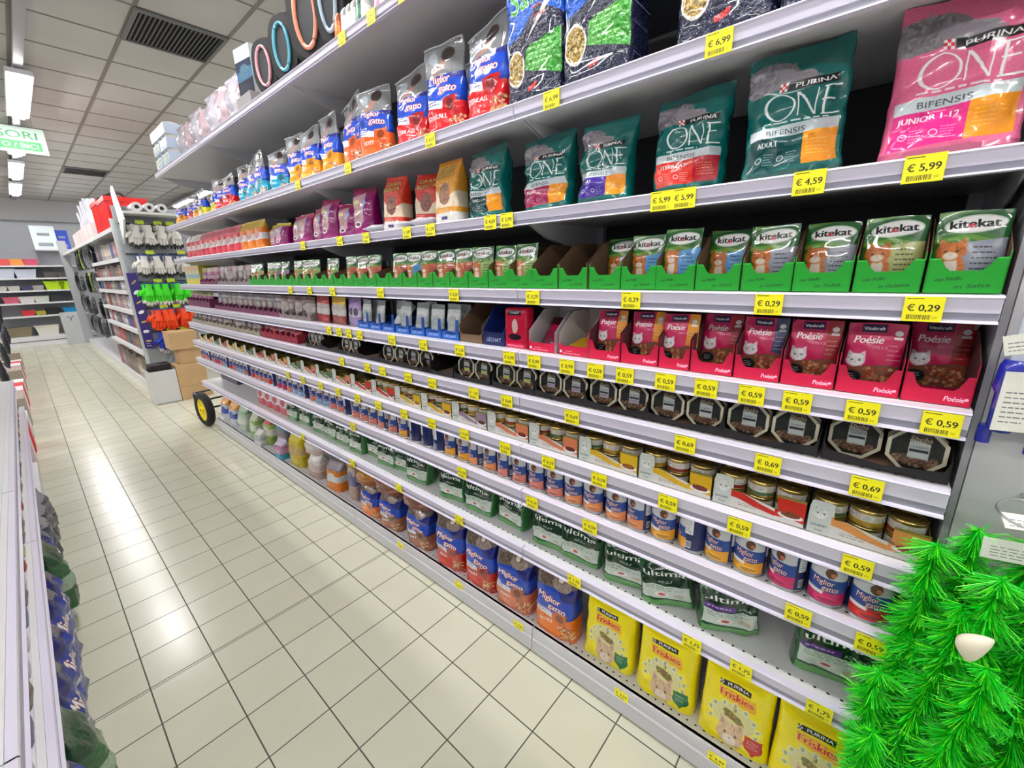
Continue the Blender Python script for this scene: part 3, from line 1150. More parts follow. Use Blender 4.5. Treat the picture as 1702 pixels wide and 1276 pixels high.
gb_ = [mat('carton_grey', (.50, .45, .46), .6), mat('carton_plum', (.45, .18, .32), .6)]


def open_box(m_out, w, d, hf, hb):
    def f():
        return tray_bm(w, d, hf, hf*.7, hf*1.05, hb*.62, notch=.6).build('display_tray', [m_out, m_out, m_out])
    return f


def pouch_run(shelf, y0, y1, step, mats_, boxm, desc, bdesc, row, seed=0, lean=.12, hb=.11, hf=.03, w=.08, h=.125, key='p', dx=.012, group=None, boxes=True):
    n = int(round((y1-y0)/step))
    z = TOP[shelf]+.0015
    for i in range(n):
        y = y0+step*(i+.5)
        if boxes:
            place('ob_%s_%d' % (bdesc, round(step*1000)), open_box(boxm, step-.003, .19, hf, hb), (1.018, y, z), lab(bdesc, row), 'display tray', bdesc+' '+row)
        q = (i*5+seed) % len(mats_)
        place('%s_%d' % (key, q), pouch('', mats_[q], w=w, h=h, seed=i+7), (1.030+dx+.005*((i*3) % 4), y, z+.003), lab(desc, row), 'food pouch', desc+' '+row, ry=lean*.6+.02*(i % 3), rz=.22+.08*math.sin(i*1.7))


# s4 far end: grey-brown pouches in open boxes, then plum ones, then pale boxes
yg = ys4[-1]+.05
pouch_run('s4', yg, 3.86, .098, gm_, gb_[0], 'small grey and brown food pouch', 'low dull grey card tray', ROW4, key='g')
pouch_run('s4', 3.86, 4.30, .11, mm_, gb_[1], 'dark plum food pouch', 'low plum card tray', ROW4, key='m')
bx = imat('pale_carton', art_simple((.80, .80, .62), (.82, .70, .55), (.55, .70, .78), (.80, .76, .25), 60), .5)
for i in range(4):
    place('pale_carton', lambda: box_obj('food_carton', .14, .105, .15, [bx]), (1.10, 4.37+.11*i, z4), lab('pale yellow printed carton', ROW4), 'carton', 'pale cartons '+ROW4)

# ------------------------------------------------------------------ pink tray shelf (s5)
z5 = TOP['s5']+.0015
ROW5 = 'pink tray shelf'
PINK = (.81, .03, .25)
PO = [imat('pouch_poesie_%d' % i, art_poesie(c, i, 70+i), .24, coat=.3, bump=.25, bscale=22, fold=True) for i, c in enumerate([(.80, .10, .34), (.95, .62, .12), (.66, .16, .18), (.25, .28, .42)])]
pe = [(-.144, -.052), (-.052, .044), (.044, .137), (.137, .228), (.228, .323), (.323, .40), (.40, .503), (.503, .602)]
pp = [(2, .085, -.0), (0, .012, .004), (2, .014, .0), (3, .022, -.01), (2, .045, -.0), (1, .006, .01), (1, .022, .0), (1, .018, .012)]
for i, ((a, b), (q, dx, dz)) in enumerate(zip(pe, pp)):
    w_ = b-a-.003
    place('pink_tray', tray('p', PINK, 'pink', .091, .20, .052, .026, .075, .12, i, .60, mat('plum_card', (.40, .20, .22), .8)), (1.016, (a+b)/2, z5), lab('pink card tray with deep notched front', ROW5), 'display tray', 'pink trays', sc=(1, w_/.091, 1))
    ds = ['rose panel', 'yellow panel', 'red panel', 'dark panel'][q]
    place('poesie_%d' % q, pouch('', PO[q], w=.086, h=.128, seed=q+2), (1.034+dx, (a+b)/2, z5+.003), lab('white kitten pouch with %s' % ds, ROW5), 'food pouch', 'white kitten pouches', ry=.11 if q else .08)
wc = mat('white_card', (.80, .78, .78), .7)


def fav_tray():
    fm = imat('tray_front_fav', art_tray(PINK, 'favourites', 5), .5)
    return tray_bm(.098, .17, .028, .027, .06, .12, notch=.9).build('display_tray', [mat('tray_pink'), fm, wc])


def art_red_bag():
    A = Art(120, 180, (.78, .08, .22), 9)
    A.rect(.2, .82, .8, .94, (.12, .08, .14))
    A.text('CHAT', .5, .85, .05, WH, wid=.4)
    A.fur(.5, .55, .13, .18, (.86, .74, .72), 40, .1)
    A.ell(.5, .28, .28, .08, (.16, .08, .14))
    A.rect(.08, .0, .92, .12, (.86, .05, .28))
    A.text("cat's favourites", .5, .04, .05, WH, wid=.7)
    A.grain(.03)
    return A


place('fav', fav_tray, (1.016, .652, z5), 'open pink and white tray with a yellow packet lying inside', 'display tray', None)
place('fav', fav_tray, (1.016, .765, z5), 'open pink and white tray with a dark pink sachet slumped inside', 'display tray', None)
ytm = mat('yellow_foil', (.88, .68, .10), .3, bump=.5)
place('ylie', lambda: bag(.075, .11, .016, ytm, 'food_sachet', 'sachet', seed=4, crink=.003), (1.05, .652, z5+.022), 'yellow packet lying flat in an open pink tray', 'food sachet', None, ry=PI/2*.93)
pk_ = imat('sachet_dark_pink', art_simple((.66, .06, .24), (.35, .08, .14), (.55, .10, .25), (.45, .12, .22), 61), .25, bump=.5)
place('pksach', lambda: bag(.075, .12, .018, pk_, 'food_sachet', 'sachet', seed=6, crink=.003), (1.055, .765, z5+.004), 'dark pink sachet slumped back in an open tray', 'food sachet', None, ry=.75)
rb_ = imat('red_printed_bag', art_red_bag(), .25, bump=.3)
place('redbox', lambda: bag(.095, .128, .05, rb_, 'food_bag', 'brick', 5, 3, .002), (1.045, .875, z5), 'shiny red printed pack closed between blue box and pink tray', 'food pack', None)


def blue_box():
    r = root('display_box')
    bl, nv = mat('deep_blue_card', (.10, .20, .50), .45), mat('navy_card', (.08, .10, .26), .45)
    m = MB()
    for y in (.046, -.046):
        pts = [(0, 0), (.16, 0), (.16, .125), (.06, .125), (0, .05)]
        m.prism([(x, z) for x, z in pts], y-.001, y+.001, 0, axis='y')
    m.box(.158, -.045, 0, .16, .045, .125, 0)
    m.box(0, -.045, 0, .16, .045, .002, 0)
    m.build('side_panel', [bl], r)
    A = art_tray((.09, .12, .32), 'blue', 4)
    MB().box(0, -.045, .002, .002, .045, .045, 0, 0).build('front_panel', [imat('navy_front', A, .4)], r)
    return r


place('blueb', blue_box, (1.018, .968, z5), 'small navy and blue box with sloping open front, empty', 'display box', None)
place('brownb', lambda: tray_bm(.115, .2, .03, .028, .06, .13, notch=.9).build('display_tray', [CARD, CARD, CARD]), (1.018, 1.078, z5), 'plain brown open card box beside the blue trays, empty', 'display tray', None)


def blue_tray():
    r = root('blue_tray')
    bl = mat('tray_blue', (.10, .32, .66), .45)
    m = MB().box(0, -.046, 0, .17, .046, .002, 0)
    m.box(.168, -.046, .002, .17, .046, .05, 0)
    for y in (-.045, .045):
        m.box(.0, y-.001, .002, .17, y+.001, .034, 0)
    m.build('bottom', [bl], r)
    A = art_tray((.12, .36, .72), 'blue', 2)
    m = MB()
    m.prism([(.046, 0), (-.046, 0), (-.046, .03), (.03, .032), (.046, .026)], -.002, 0, 0, 0)
    m.build('front', [imat('blue_tray_front', A, .4)], r)
    m = MB()
    m.prism([(-.028, .03), (-.046, .03), (-.046, .074), (-.033, .074)], -.001, .001, 0)
    m.build('corner_post', [bl], r)
    return r


for i, y in enumerate((1.187, 1.285, 1.385, 1.487, 1.590, 1.690, 1.790)):
    place('blue_tray', blue_tray, (1.018, y, z5), lab('blue plastic tray with a tall corner post', ROW5), 'display tray', 'blue trays')
    if i != 3+1:
        place('silver_%d' % (i % 3), pouch('', sv_, w=.072, h=.125, d=.022, seed=20+i % 3, crink=.004), (1.045, y+.01, z5+.003), lab('silver grey cat food sachet', ROW5), 'food sachet', 'silver sachets', ry=.08+.05*(i % 3), rz=.1*math.sin(i))
    else:
        place('silver_lean', pouch('', sv_, w=.06, h=.12, d=.02, seed=31, crink=.005), (1.06, y, z5+.02), 'silver sachet slumped sideways over a blue tray', 'food sachet', 'silver sachets', ry=.5, rz=.2, rx=.5)
    if i % 2 == 0:
        place('silver_%d' % ((i+1) % 3), pouch('', sv_, w=.072, h=.12, d=.02, seed=20+i % 3), (1.085, y, z5+.003), lab('silver sachet standing behind the front one', ROW5), 'food sachet', 'rear silver sachets', ry=.1)
rowy = [(vi_, 'violet', 1.875), (vi_, 'violet', 1.93), (ym_, 'yellow topped', 2.02), (ym_, 'yellow topped', 2.10), (rd_, 'red topped', 2.19), (rd_, 'red topped', 2.27)]
for i, (m_, nm, y) in enumerate(rowy):
    place('yv_%s' % nm, pouch('', m_, w=.08, h=.135, seed=i+3), (1.04+.012*(i % 2), y+.01, z5), lab('%s cat food pouch' % nm, ROW5), 'food pouch', nm+' pouches', ry=.08)
pouch_run('s5', 2.33, 2.75, .085, gm_[2:]+gm_[:1], gb_[0], 'grey foil food pouch', 'low grey card tray', ROW5, key='g5')
pouch_run('s5', 2.75, 4.02, .085, gm_[1:2]+gm_[:1], gb_[1], 'small dark grey food pouch', 'low plum card tray', ROW5, key='g5b', hf=.04)
pouch_run('s5', 4.15, 4.82, .095, mm_[1:], gb_[1], 'dark plum food pouch', 'tall plum card tray', ROW5, key='m5', hf=.07)
pouch_run('s6', 2.55, 3.12, .08, [rm_, mm_[0]], mat('carton_red', (.62, .10, .20), .6), 'crimson food pouch', 'low crimson card tray', 'black bowl shelf', key='r6', hf=.05, hb=.10, h=.11)
pouch_run('s6', 3.14, 4.80, .105, gm_, mat('carton_sand', (.66, .62, .55), .7), 'small grey food pouch', 'low sand coloured card tray', 'black bowl shelf', key='g6', hf=.035, hb=.10, h=.11)

# ------------------------------------------------------------------ black bowl shelf (s6)
z6 = TOP['s6']+.0015
ROW6 = 'black bowl shelf'


def art_bowl(acc, seed):
    A = Art(150, 150, (.13, .14, .13), seed)
    A.dots(.08, .10, .92, .34, 120, .05, [(.42, .30, .22), (.30, .22, .17), (.55, .44, .34)])
    A.rect(.34, .30, .74, .98, (.66, .68, .66))
    A.poly([(.34, .98), (.74, .98), (.74, .72), (.34, .80)], (.30, .24, .22))
    A.text('Sheba', .54, .76, .12, (.82, .78, .62), wid=.42, sk=.3)
    A.text('CLASSICS', .54, .58, .055, (.20, .22, .22), wid=.34)
    A.rect(.36, .47, .72, .54, (.16, .16, .2))
    A.rect(.36, .34, .72, .44, acc)
    A.grain(.03)
    return A


BOW = [imat('bowl_film_%d' % i, art_bowl(c, 90+i), .25) for i, c in enumerate([(.70, .72, .70), (.60, .52, .62), (.66, .74, .20)])]
CREAM = mat('bowl_rim', (.78, .76, .66), .4)
FOILG = mat('bowl_side', (.35, .34, .32), .35, metal=.6)


def bowl(q):
    """octagonal food bowl standing on its edge, film towards -x"""
    def f():
        r = root('food_bowl')
        R = .0435
        pts = [(R*1.05*math.cos(PI/8+i*PI/4), R+R*1.05*math.sin(PI/8+i*PI/4)) for i in range(8)]
        pts = [(-a, b) for a, b in pts]
        inn = [(a*.86, R+(b-R)*.86) for a, b in pts]
        m = MB()
        for i in range(8):
            a, b, c, d = pts[i], pts[(i+1) % 8], inn[(i+1) % 8], inn[i]
            m.face([(-.002, *a), (-.002, *b), (-.002, *c), (-.002, *d)])
            m.face([(.0015, *a), (.0015, *b), (.0015, *c), (.0015, *d)])
            m.face([(-.002, *a), (-.002, *b), (.0015, *b), (.0015, *a)])
            m.face([(-.002, *d), (-.002, *c), (.0015, *c), (.0015, *d)])
        m.build('rim', [CREAM], r)
        m = MB()
        bk = [(a*.7, R+(b-R)*.7) for a, b in pts]
        for i in range(8):
            a, b, c, d = inn[i], inn[(i+1) % 8], bk[(i+1) % 8], bk[i]
            m.face([(.001, *a), (.001, *b), (.028, *c), (.028, *d)])
        m.face([(.028, *p) for p in bk])
        m.build('bowl_body', [FOILG], r)
        m = MB()
        m.prism(inn, -.001, .0005, 0)
        m.build('film_lid', [BOW[q]], r)
        return r
    return f


blackc = mat('black_card', (.10, .09, .09), .5)
tan = mat('tan_card', (.60, .48, .40), .8)


def black_tray():
    r = root('black_tray')
    m = MB()
    m.prism([(.093, 0), (-.093, 0), (-.093, .045), (-.085, .022), (.0, .012), (.085, .022), (.093, .045)], 0, .0015, 0)
    for y in (-.0925, .0925):
        m.prism([(0, 0), (.19, 0), (.19, .09), (.10, .09), (0, .045)], y-.0008, y+.0008, 0, axis='y')
    m.box(.188, -.0925, 0, .19, .0925, .09)
    m.build('side_panel', [blackc], r)
    MB().box(.002, -.0915, 0, .188, .0915, .0015).build('bottom', [tan], r)
    return r


bow_rows = [(-.048, 0, 1), (.144, 0, 1), (.330, 0, 1), (.515, 1, 1), (.700, 1, 1), (.888, 2, 1), (1.085, 2, 1), (1.275, None, 0), (1.41, 1, 1), (1.59, 0, 1), (1.78, None, 0), (1.965, 0, 1), (2.155, None, 0), (2.345, 1, 1)]
for i, (y, q, n) in enumerate(bow_rows):
    place('black_tray', black_tray, (1.016, y, z6), lab('black card tray for two bowls', ROW6), 'display tray', 'black trays')
    if q is None:
        continue
    back = 3 if i in (5, 6) else 2
    for s_ in (-1, 1):
        for k in range(back):
            x = 1.034+k*.031+(.016 if i == 0 and s_ > 0 else 0)
            dsc = 'octagonal black cat food bowl with cream rim' if k == 0 else 'octagonal bowl tucked %s' % ('second deep' if k == 1 else 'third deep')
            place('bowl_%d' % q, bowl(q), (x, y+s_*.0455, z6+.003), lab(dsc, ROW6), 'food bowl', 'bowls', ry=.06)

# ------------------------------------------------------------------ gold tin shelf (s7)
z7 = TOP['s7']+.0015
ROW7 = 'gold tin shelf'
GOLD = mat('tin_gold', (.72, .62, .36), .28, metal=.85)
GOLDD = mat('tin_gold_dark', (.45, .38, .20), .35, metal=.8)


def art_band(c, seed):
    A = Art(240, 40, (.78, .74, .66), seed)
    A.rect(0, 0, 1, .35, c)
    for i in range(6):
        A.rect(i/6+.02, .4, i/6+.12, .9, (.85, .84, .82))
        A.lines(i/6+.03, .45, i/6+.11, .85, 3, (.25, .25, .3))
    A.grain(.06)
    return A


BAND = [imat('tin_band_%d' % i, art_band(c, i), .4) for i, c in enumerate([(.55, .20, .14), (.70, .55, .15), (.30, .42, .28)])]


def tin(q):
    def f():
        r = root('food_tin')
        R = .0298
        MB().lathe([(0, 0), (R-.001, 0), (R, .0015), (R, .0035), (R-.001, .005), (R-.001, .030), (R, .0315), (R, .034)], 26).build('body', [GOLD], r)
        MB().lathe([(R-.0006, .0055), (R-.0006, .0295)], 26, v01=(.005, .03)).build('paper_band', [BAND[q]], r)
        lid = MB().lathe([(R, .034), (R+.0008, .0355), (R, .037), (R-.002, .0368), (R-.003, .0345), (R-.007, .0345), (R-.0075, .0352), (R-.0085, .0352), (R-.009, .0345), (.0, .0345)], 26)
        lo = lid.build('lid', [GOLD], r)
        m = MB()
        m.tube([(-.001+.009*math.cos(t)+.006, .006*math.sin(t), .0362) for t in [i*PI/5 for i in range(11)]], .0011, 5)
        m.box(-.006, -.003, .0348, .0, .003, .0366)
        m.build('ring_pull', [GOLDD], lo)
        return r
    return f


def art_gourmet(col, pic, seed):
    A = Art(300, 110, (.86, .85, .82), seed)
    A.poly([(.20, .62), (.35, .55), (.55, .36), (.72, .25), (.72, .12), (.5, .2), (.3, .34), (.2, .36)], col)
    A.rect(.70, .10, 1, .75, col)
    A.rect(.70, .75, 1, 1, (.55, .50, .22))
    A.poly([(.70, .0), (1, .0), (1, .12), (.85, .18), (.70, .14)], (.86, .85, .82))
    A.ell(.86, .26, .13, .10, WH)
    A.ell(.86, .30, .10, .09, pic)
    A.dots(.78, .24, .94, .38, 40, .012, [[c*.7 for c in pic], [min(1, c*1.3) for c in pic]])
    A.lines(.30, .12, .60, .24, 2, (.55, .5, .45), .8, .4)
    A.rect(0, 0, .21, 1, (.80, .83, .80))
    A.cat(.11, .62, .075, (.86, .88, .86), (.93, .94, .93), (.1, .12, .1), body=False)
    A.text('GOURMET', .105, .22, .07, (.15, .25, .22), wid=.16)
    A.text('Gold', .105, .08, .07, (.45, .42, .3), wid=.08, sk=.2)
    A.grain(.015)
    return A


GCOL = [((.90, .60, .32), (.62, .30, .20)), ((.80, .16, .10), (.52, .28, .14)), ((.88, .70, .10), (.45, .20, .14)), ((.88, .72, .12), (.60, .36, .14)), ((.86, .50, .34), (.42, .12, .08)), ((.62, .52, .60), (.35, .2, .15)), ((.25, .45, .28), (.4, .25, .15))]
GM = [imat('gourmet_%d' % i, art_gourmet(a, b, 100+i), .4) for i, (a, b) in enumerate(GCOL)]
oliv = mat('olive_card', (.44, .40, .20), .5)


def carton(q):
    def f():
        r = root('tin_carton')
        W = .0935
        m = MB()
        m.prism([(W, 0), (-W, 0), (-W, .064), (-W+.052, .064), (-W+.052, .034), (-W+.045, .026), (-.02, .032), (.03, .044), (.05, .042), (.052, .074), (.060, .078), (W-.004, .076), (W, .060)], 0, .0016, 0, 1,
                uv=lambda y, z: ((W-y)/(2*W), z/.078))
        m.build('printed_front', [oliv, GM[q]], r)
        m = MB().box(.0018, -W, 0, .14, W, .0015)
        for y in (-W, W-.0015):
            m.box(.0018, y, .0015, .14, y+.0015, .058)
        m.build('tray', [oliv], r)
        return r
    return f


cg = [0, 1, 2, 3, 4, 4, 5, 6-4, 3, 1, 1, 4, 6, 4, 6, 0, 4, 1, 6, 3, 2, 1, 6, 0, 2, 3]
ynames = ['orange', 'red', 'deep yellow', 'yellow', 'salmon', 'mauve', 'green']
for i in range(26):
    y = -.142+.0955+.1925*i
    if y > 4.75:
        break
    place('carton_%d' % cg[i], carton(cg[i]), (1.014, y, z7), lab('cat carton with %s panel' % ynames[cg[i]], ROW7), 'carton', 'cartons of gold tins')
    for j in range(3):
        yy = y-.0605+.0605*j
        for lay in (0, 1):
            if lay == 0 and i > 9:
                continue
            t = (i+j) % 3
            zz = z7+.0018+(.0375 if lay else 0)
            if i > 9:
                zz = z7+.0018+.0375 if False else z7+.0018
            dsc = ('upper layer gold tin' if lay else 'lower layer gold tin') if i <= 9 else 'low gold tin in a far carton'
            place('tin_%d' % t, tin(t), (1.052, yy, zz), lab(dsc, ROW7), 'food tin', 'gold tins', rz=.4*((i*3+j) % 5-2))
            if i > 9:
                break

# ------------------------------------------------------------------ blue can shelf (s8)
z8 = TOP['s8']+.001
ROW8 = 'blue can shelf'
STEEL = mat('tin_steel', (.70, .70, .71), .3, metal=.85)
CC = [(.84, .16, .14), (.82, .12, .38), (.94, .66, .12), (.92, .58, .34), (.86, .50, .42), (.55, .70, .82)]
CN = ['red', 'pink', 'yellow', 'orange', 'salmon', 'pale blue']
CMAT = {}


def can(q, bk):
    def f():
        r = root('food_can')
        R, Hh = .0365, .108
        k = (q, bk)
        if k not in CMAT:
            CMAT[k] = imat('can_label_%d_%d' % (q, bk), art_can(CC[q], 120+q, bk), .35)
        MB().lathe([(R-.0015, .003), (R, .005), (R, Hh-.006), (R-.0015, Hh-.004)], 28, v01=(.003, Hh-.004)).build('label_wrap', [CMAT[k]], r)
        MB().lathe([(0, .001), (R-.003, .0), (R+.0004, .0005), (R-.0012, .0035)], 28).build('can_bottom', [STEEL], r)
        b = MB().lathe([(R-.0012, Hh-.0045), (R+.0006, Hh-.001), (R-.001, Hh), (R-.003, Hh-.003), (R-.009, Hh-.003), (R-.010, Hh-.002), (0, Hh-.002)], 28)
        b.build('can_lid', [STEEL], r)
        m = MB()
        m.tube([(.010*math.cos(t)+.010, .007*math.sin(t), Hh-.0008) for t in [i*PI/5 for i in range(11)]], .0012, 5)
        m.build('ring_pull', [STEEL], r)
        return r
    return f


cans = [(-.078, 0, 0, -.1), (-.006, 1, 0, .0), (.069, 1, 0, .9), (.148, 2, 0, .0), (.215, 2, 0, .5), (.284, 2, 1, .0), (.361, 2, 0, -.2), (.432, 3, 0, .7), (.502, 3, 0, -.1), (.580, 3, 0, -.2), (.650, 3, 0, -.1), (.721, 4, 0, .0), (.797, 4, 0, .1),
        (.873, 4, 0, .1), (.945, 4, 0, .6), (1.018, 3, 0, .0), (1.097, 3, 0, .7), (1.160, 2, 0, .1), (1.240, 2, 0, .1), (1.314, 5, 1, .0), (1.394, 4, 1, .5), (1.478, 2, 1, .4), (1.562, 2, 0, .2), (1.645, 4, 0, .1), (1.735, 4, 0, .5)]
y = 1.82
i = 0
while y < 4.75:
    cans.append((y, [4, 4, 4, 0, 4, 4, 5, 5, 4, 0, 5, 5, 4, 1, 1, 4, 0][i % 17], 1 if i % 6 == 3 else 0, .2*math.sin(i*3)))
    y += .0805
    i += 1
for i, (y, q, bk, rz) in enumerate(cans):
    dsc = 'blue can with %s foot' % CN[q] if not bk else 'blue can showing its white label'
    place('can_%d_%d' % (q, bk), can(q, bk), (1.043, y, z8), lab(dsc, ROW8), 'food can', 'blue cans', rz=-rz*.6)
for i in range(8):
    place('can_1_0', can(1, 0), (1.15, 3.4+.16*i, z8), lab('can standing in the second row', ROW8), 'food can', 'rear cans')

# ------------------------------------------------------------------ green bag shelf (s9)
z9 = TOP['s9']+.001
ROW9 = 'green bag shelf'
UM = [imat('bag_ultima_%d' % i, art_ultima(140+i, bool(i)), .22, coat=.6, bump=.6, bscale=14, fold=True) for i in range(2)]
PW = imat('bag_pink_white', art_simple((.86, .82, .82), (.80, .62, .64), (.92, .90, .90), (.82, .34, .40), 62, None, WH, (.80, .35, .40)), .35, bump=.6)
ult = [(-.035, 1, .04, .25, .03), (.022, 1, .17, -.3, .05), (.185, 1, .03, .45, -.05), (.235, 0, .16, .2, .1), (.345, 0, .02, .30, -.12), (.475, 0, .02, .18, .0), (.640, 0, .02, .12, .05), (.765, 0, .02, .05, .0)]
ult += [(.955, 0, .035, -.1, .0), (1.12, 0, .02, .1, .02), (1.285, 0, .02, .12, .0), (1.41, 1, .13, .0, .05), (1.53, 0, .02, .1, .0), (1.68, 0, .045, .0, -.04), (1.80, 0, .03, .08, .02), (1.93, 0, .05, .05, .04), (2.08, 0, .02, .0, .0), (2.24, 0, .03, .05, .0), (2.39, 0, .03, .0, .0), (2.54, 0, .03, .05, .0), (2.76, 0, .04, .05, .0), (2.93, 0, .03, .05, .0)]
for i, (y, q, dx, rz, rx) in enumerate(ult):
    place('ultima_%d_%d' % (q, i % 3), (lambda q=q, i=i: bag(.148, .153, .070, UM[q], 'food_bag', 'gusset', 5.0, 200+i, .009, 24, 22, .99, 1.6, slant=.06*((i % 3)-1))),
          (1.052+dx, y, z9), lab('dark green bag with %s label' % ('violet' if q else 'pale'), ROW9), 'food bag', 'green bags', rz=rz, rx=rx, ry=.05)
for i, y in enumerate((3.08, 3.22, 3.36, 3.50)):
    place('pw', lambda: bag(.13, .17, .07, PW, 'food_bag', 'gusset', 3.2, 231, .005), (1.09, y, z9), lab('pink and white small food bag', ROW9), 'food bag', 'pink and white bags', rz=.1)
dkb = imat('dark_pack', art_simple((.30, .30, .34), (.24, .24, .30), (.5, .5, .52), (.34, .30, .34), 63), .4)
for i in range(5):
    place('dkpack', lambda: box_obj('food_pack', .12, .085, .13, [dkb]), (1.20, 4.36+.095*i, z9), lab('dark grey upright food pack', ROW9), 'food pack', 'dark packs '+ROW9)

# ------------------------------------------------------------------ teal bag shelf (s3)
z3 = TOP['s3']+.0015
ROW3 = 'teal bag shelf'
TEAL = (.0, .40, .38)
OR_ = (.96, .60, .08)
ones = [(TEAL, (.05, .30, .30), OR_, 'ADULT'), (TEAL, (.88, .20, .14), (.70, .12, .18), 'STERILCAT'), (TEAL, (.26, .16, .58), OR_, 'ADULT'), (TEAL, (.62, .12, .32), OR_, 'ADULT'), (TEAL, (.02, .22, .22), OR_, 'ADULT')]
one_m = [imat('bag_teal_%d' % i, art_one(*c, 150+i), .22, coat=.5, bump=.55, bscale=9, fold=True) for i, c in enumerate(ones)]
pink_m = imat('bag_pink_junior', art_one((.90, .42, .58), (.90, .12, .52), OR_, 'JUNIOR 1-12', 160), .20, coat=.7, bump=.55, bscale=9, fold=True)


def big_bag(m, w=.165, h=.236, d=.085, seed=1, crink=.014, prof='gusset', name='food_bag', k=3.2, top=1.0, sl=.0):
    return lambda: bag(w, h, d, m, name, prof, k, seed, crink, 20, 26, top, 1.4, slant=sl)


place('one_pink', big_bag(pink_m, .172, .243, .09, 11, .012), (1.085, -.040, z3), 'large pink cat food bag with a grey cat at the rail end', 'food bag', None, rz=.02)
for i, (y, q, s_, dsc) in enumerate([(.182, 0, (1, 1.04, 1.03), 'large teal bag with orange square, beside the pink bag'), (.388, 1, (1, .97, .93), 'large teal bag with a red band across its lower part'),
                                     (.598, 2, (1, .90, .86), 'teal bag with violet and orange blocks at its foot'), (.785, 3, (1, 1.02, .90), 'teal bag with dark red and orange blocks'),
                                     (1.018, 4, (1, .95, .93), 'teal bag with single orange square, beside the gold striped bag')]):
    place('one_%d' % q, big_bag(one_m[q], seed=12+i*3, sl=.06), (1.085+.008*(i % 2), y, z3), dsc, 'food bag', None, rz=[.16, .12, .06, .04, .06][i], rx=[-.03, .02, .04, 0, 0][i], sc=s_)

BONM = [imat('bag_bonta_%d' % i, art_stripe(c, 170+i, p), .3, bump=.5) for i, (c, p) in enumerate([((.85, .58, .18), (.55, .38, .28)), ((.76, .14, .10), (.50, .26, .20)), ((.80, .22, .14), (.48, .30, .24))])]
for i, (y, q, h, dx, rz, dsc) in enumerate([(1.19, 0, .205, .0, .0, 'gold and white bag with side gussets, beside the last teal bag'), (1.345, 1, .19, .03, .25, 'red and white bag leaning behind the gold one'), (1.515, 2, .20, .0, .1, 'red and white bag with brown kibble, beside the magenta bags')]):
    place('bonta_%d' % q, big_bag(BONM[q], .118, h, .075, 40+i, .003, 'gusset', k=5, top=.98), (1.065+dx, y, z3), dsc, 'food bag', None, rz=rz, ry=.03, rx=.05 if i else 0)
wb = imat('bag_white_lying', art_simple((.80, .80, .82), (.72, .72, .76), (.85, .84, .86), (.76, .76, .80), 64), .4, bump=.5)
for i, y in enumerate((1.31, 1.47, 1.63)):
    place('wlying', lambda: bag(.14, .19, .04, wb, 'food_bag', 'pillow', 2.6, 71, .004), (1.03, y+.03, z3+.022), lab('white bag lying flat', ROW3), 'food bag', 'white bags lying flat', ry=PI/2*.98)


def art_magenta(top, seed):
    A = Art(130, 200, (.58, .03, .42), seed)
    A.rect(0, .86, 1, 1, top)
    A.poly([(.05, .80), (.60, .90), (.62, .30), (.30, .16), (.05, .2)], (.80, .62, .66))
    A.fur(.30, .55, .20, .20, (.72, .55, .55), 50, .14)
    A.ell(.28, .70, .15, .06, (.85, .80, .55))
    A.poly([(.60, .86), (.72, .70), (.55, .45)], (.55, .68, .84))
    A.ell(.32, .24, .18, .06, WH)
    A.ell(.32, .24, .12, .035, (.4, .15, .3))
    A.grain(.03)
    return A


MG = [imat('bag_magenta_%d' % i, art_magenta(c, 180+i), .22, coat=.4, bump=.5) for i, c in enumerate([(.62, .12, .34), (.80, .74, .25), (.72, .28, .40)])]
for i, (y, q, h) in enumerate([(1.77, 0, .20), (1.95, 0, .155), (2.08, 0, .19), (2.22, 2, .165), (2.35, 2, .15), (2.47, 2, .15), (2.66, 1, .13), (2.80, 1, .13)]):
    place('mag_%d_%d' % (q, i % 2), big_bag(MG[q], .125, .19, .085, 50+i, .004), (1.10+.02*(i % 2), y+.02, z3), lab('magenta cat food bag', ROW3), 'food bag', 'magenta bags', rz=.28 if i < 2 else .15, sc=(1, 1, h/.19))
RWM = [imat('bag_rw_%d' % i, art_simple(c, t, (.90, .88, .88), c, 190+i, None, WH, (.85, .6, .55)), .3, bump=.5) for i, (c, t) in enumerate([((.90, .48, .10), (.80, .68, .30)), ((.84, .20, .28), (.78, .42, .46)), ((.80, .24, .30), (.82, .80, .78))])]
for i in range(13):
    y = 2.98+.135*i
    q = 0 if i < 3 else 1 if i < 10 else 2
    place('rw_%d' % q, big_bag(RWM[q], .122, .175, .075, 60+q, .004), (1.085, y, z3), lab('%s and white food bag' % ['orange', 'red', 'pale red'][q], ROW3), 'food bag', 'red and white bags', rz=.1*math.sin(i*2))

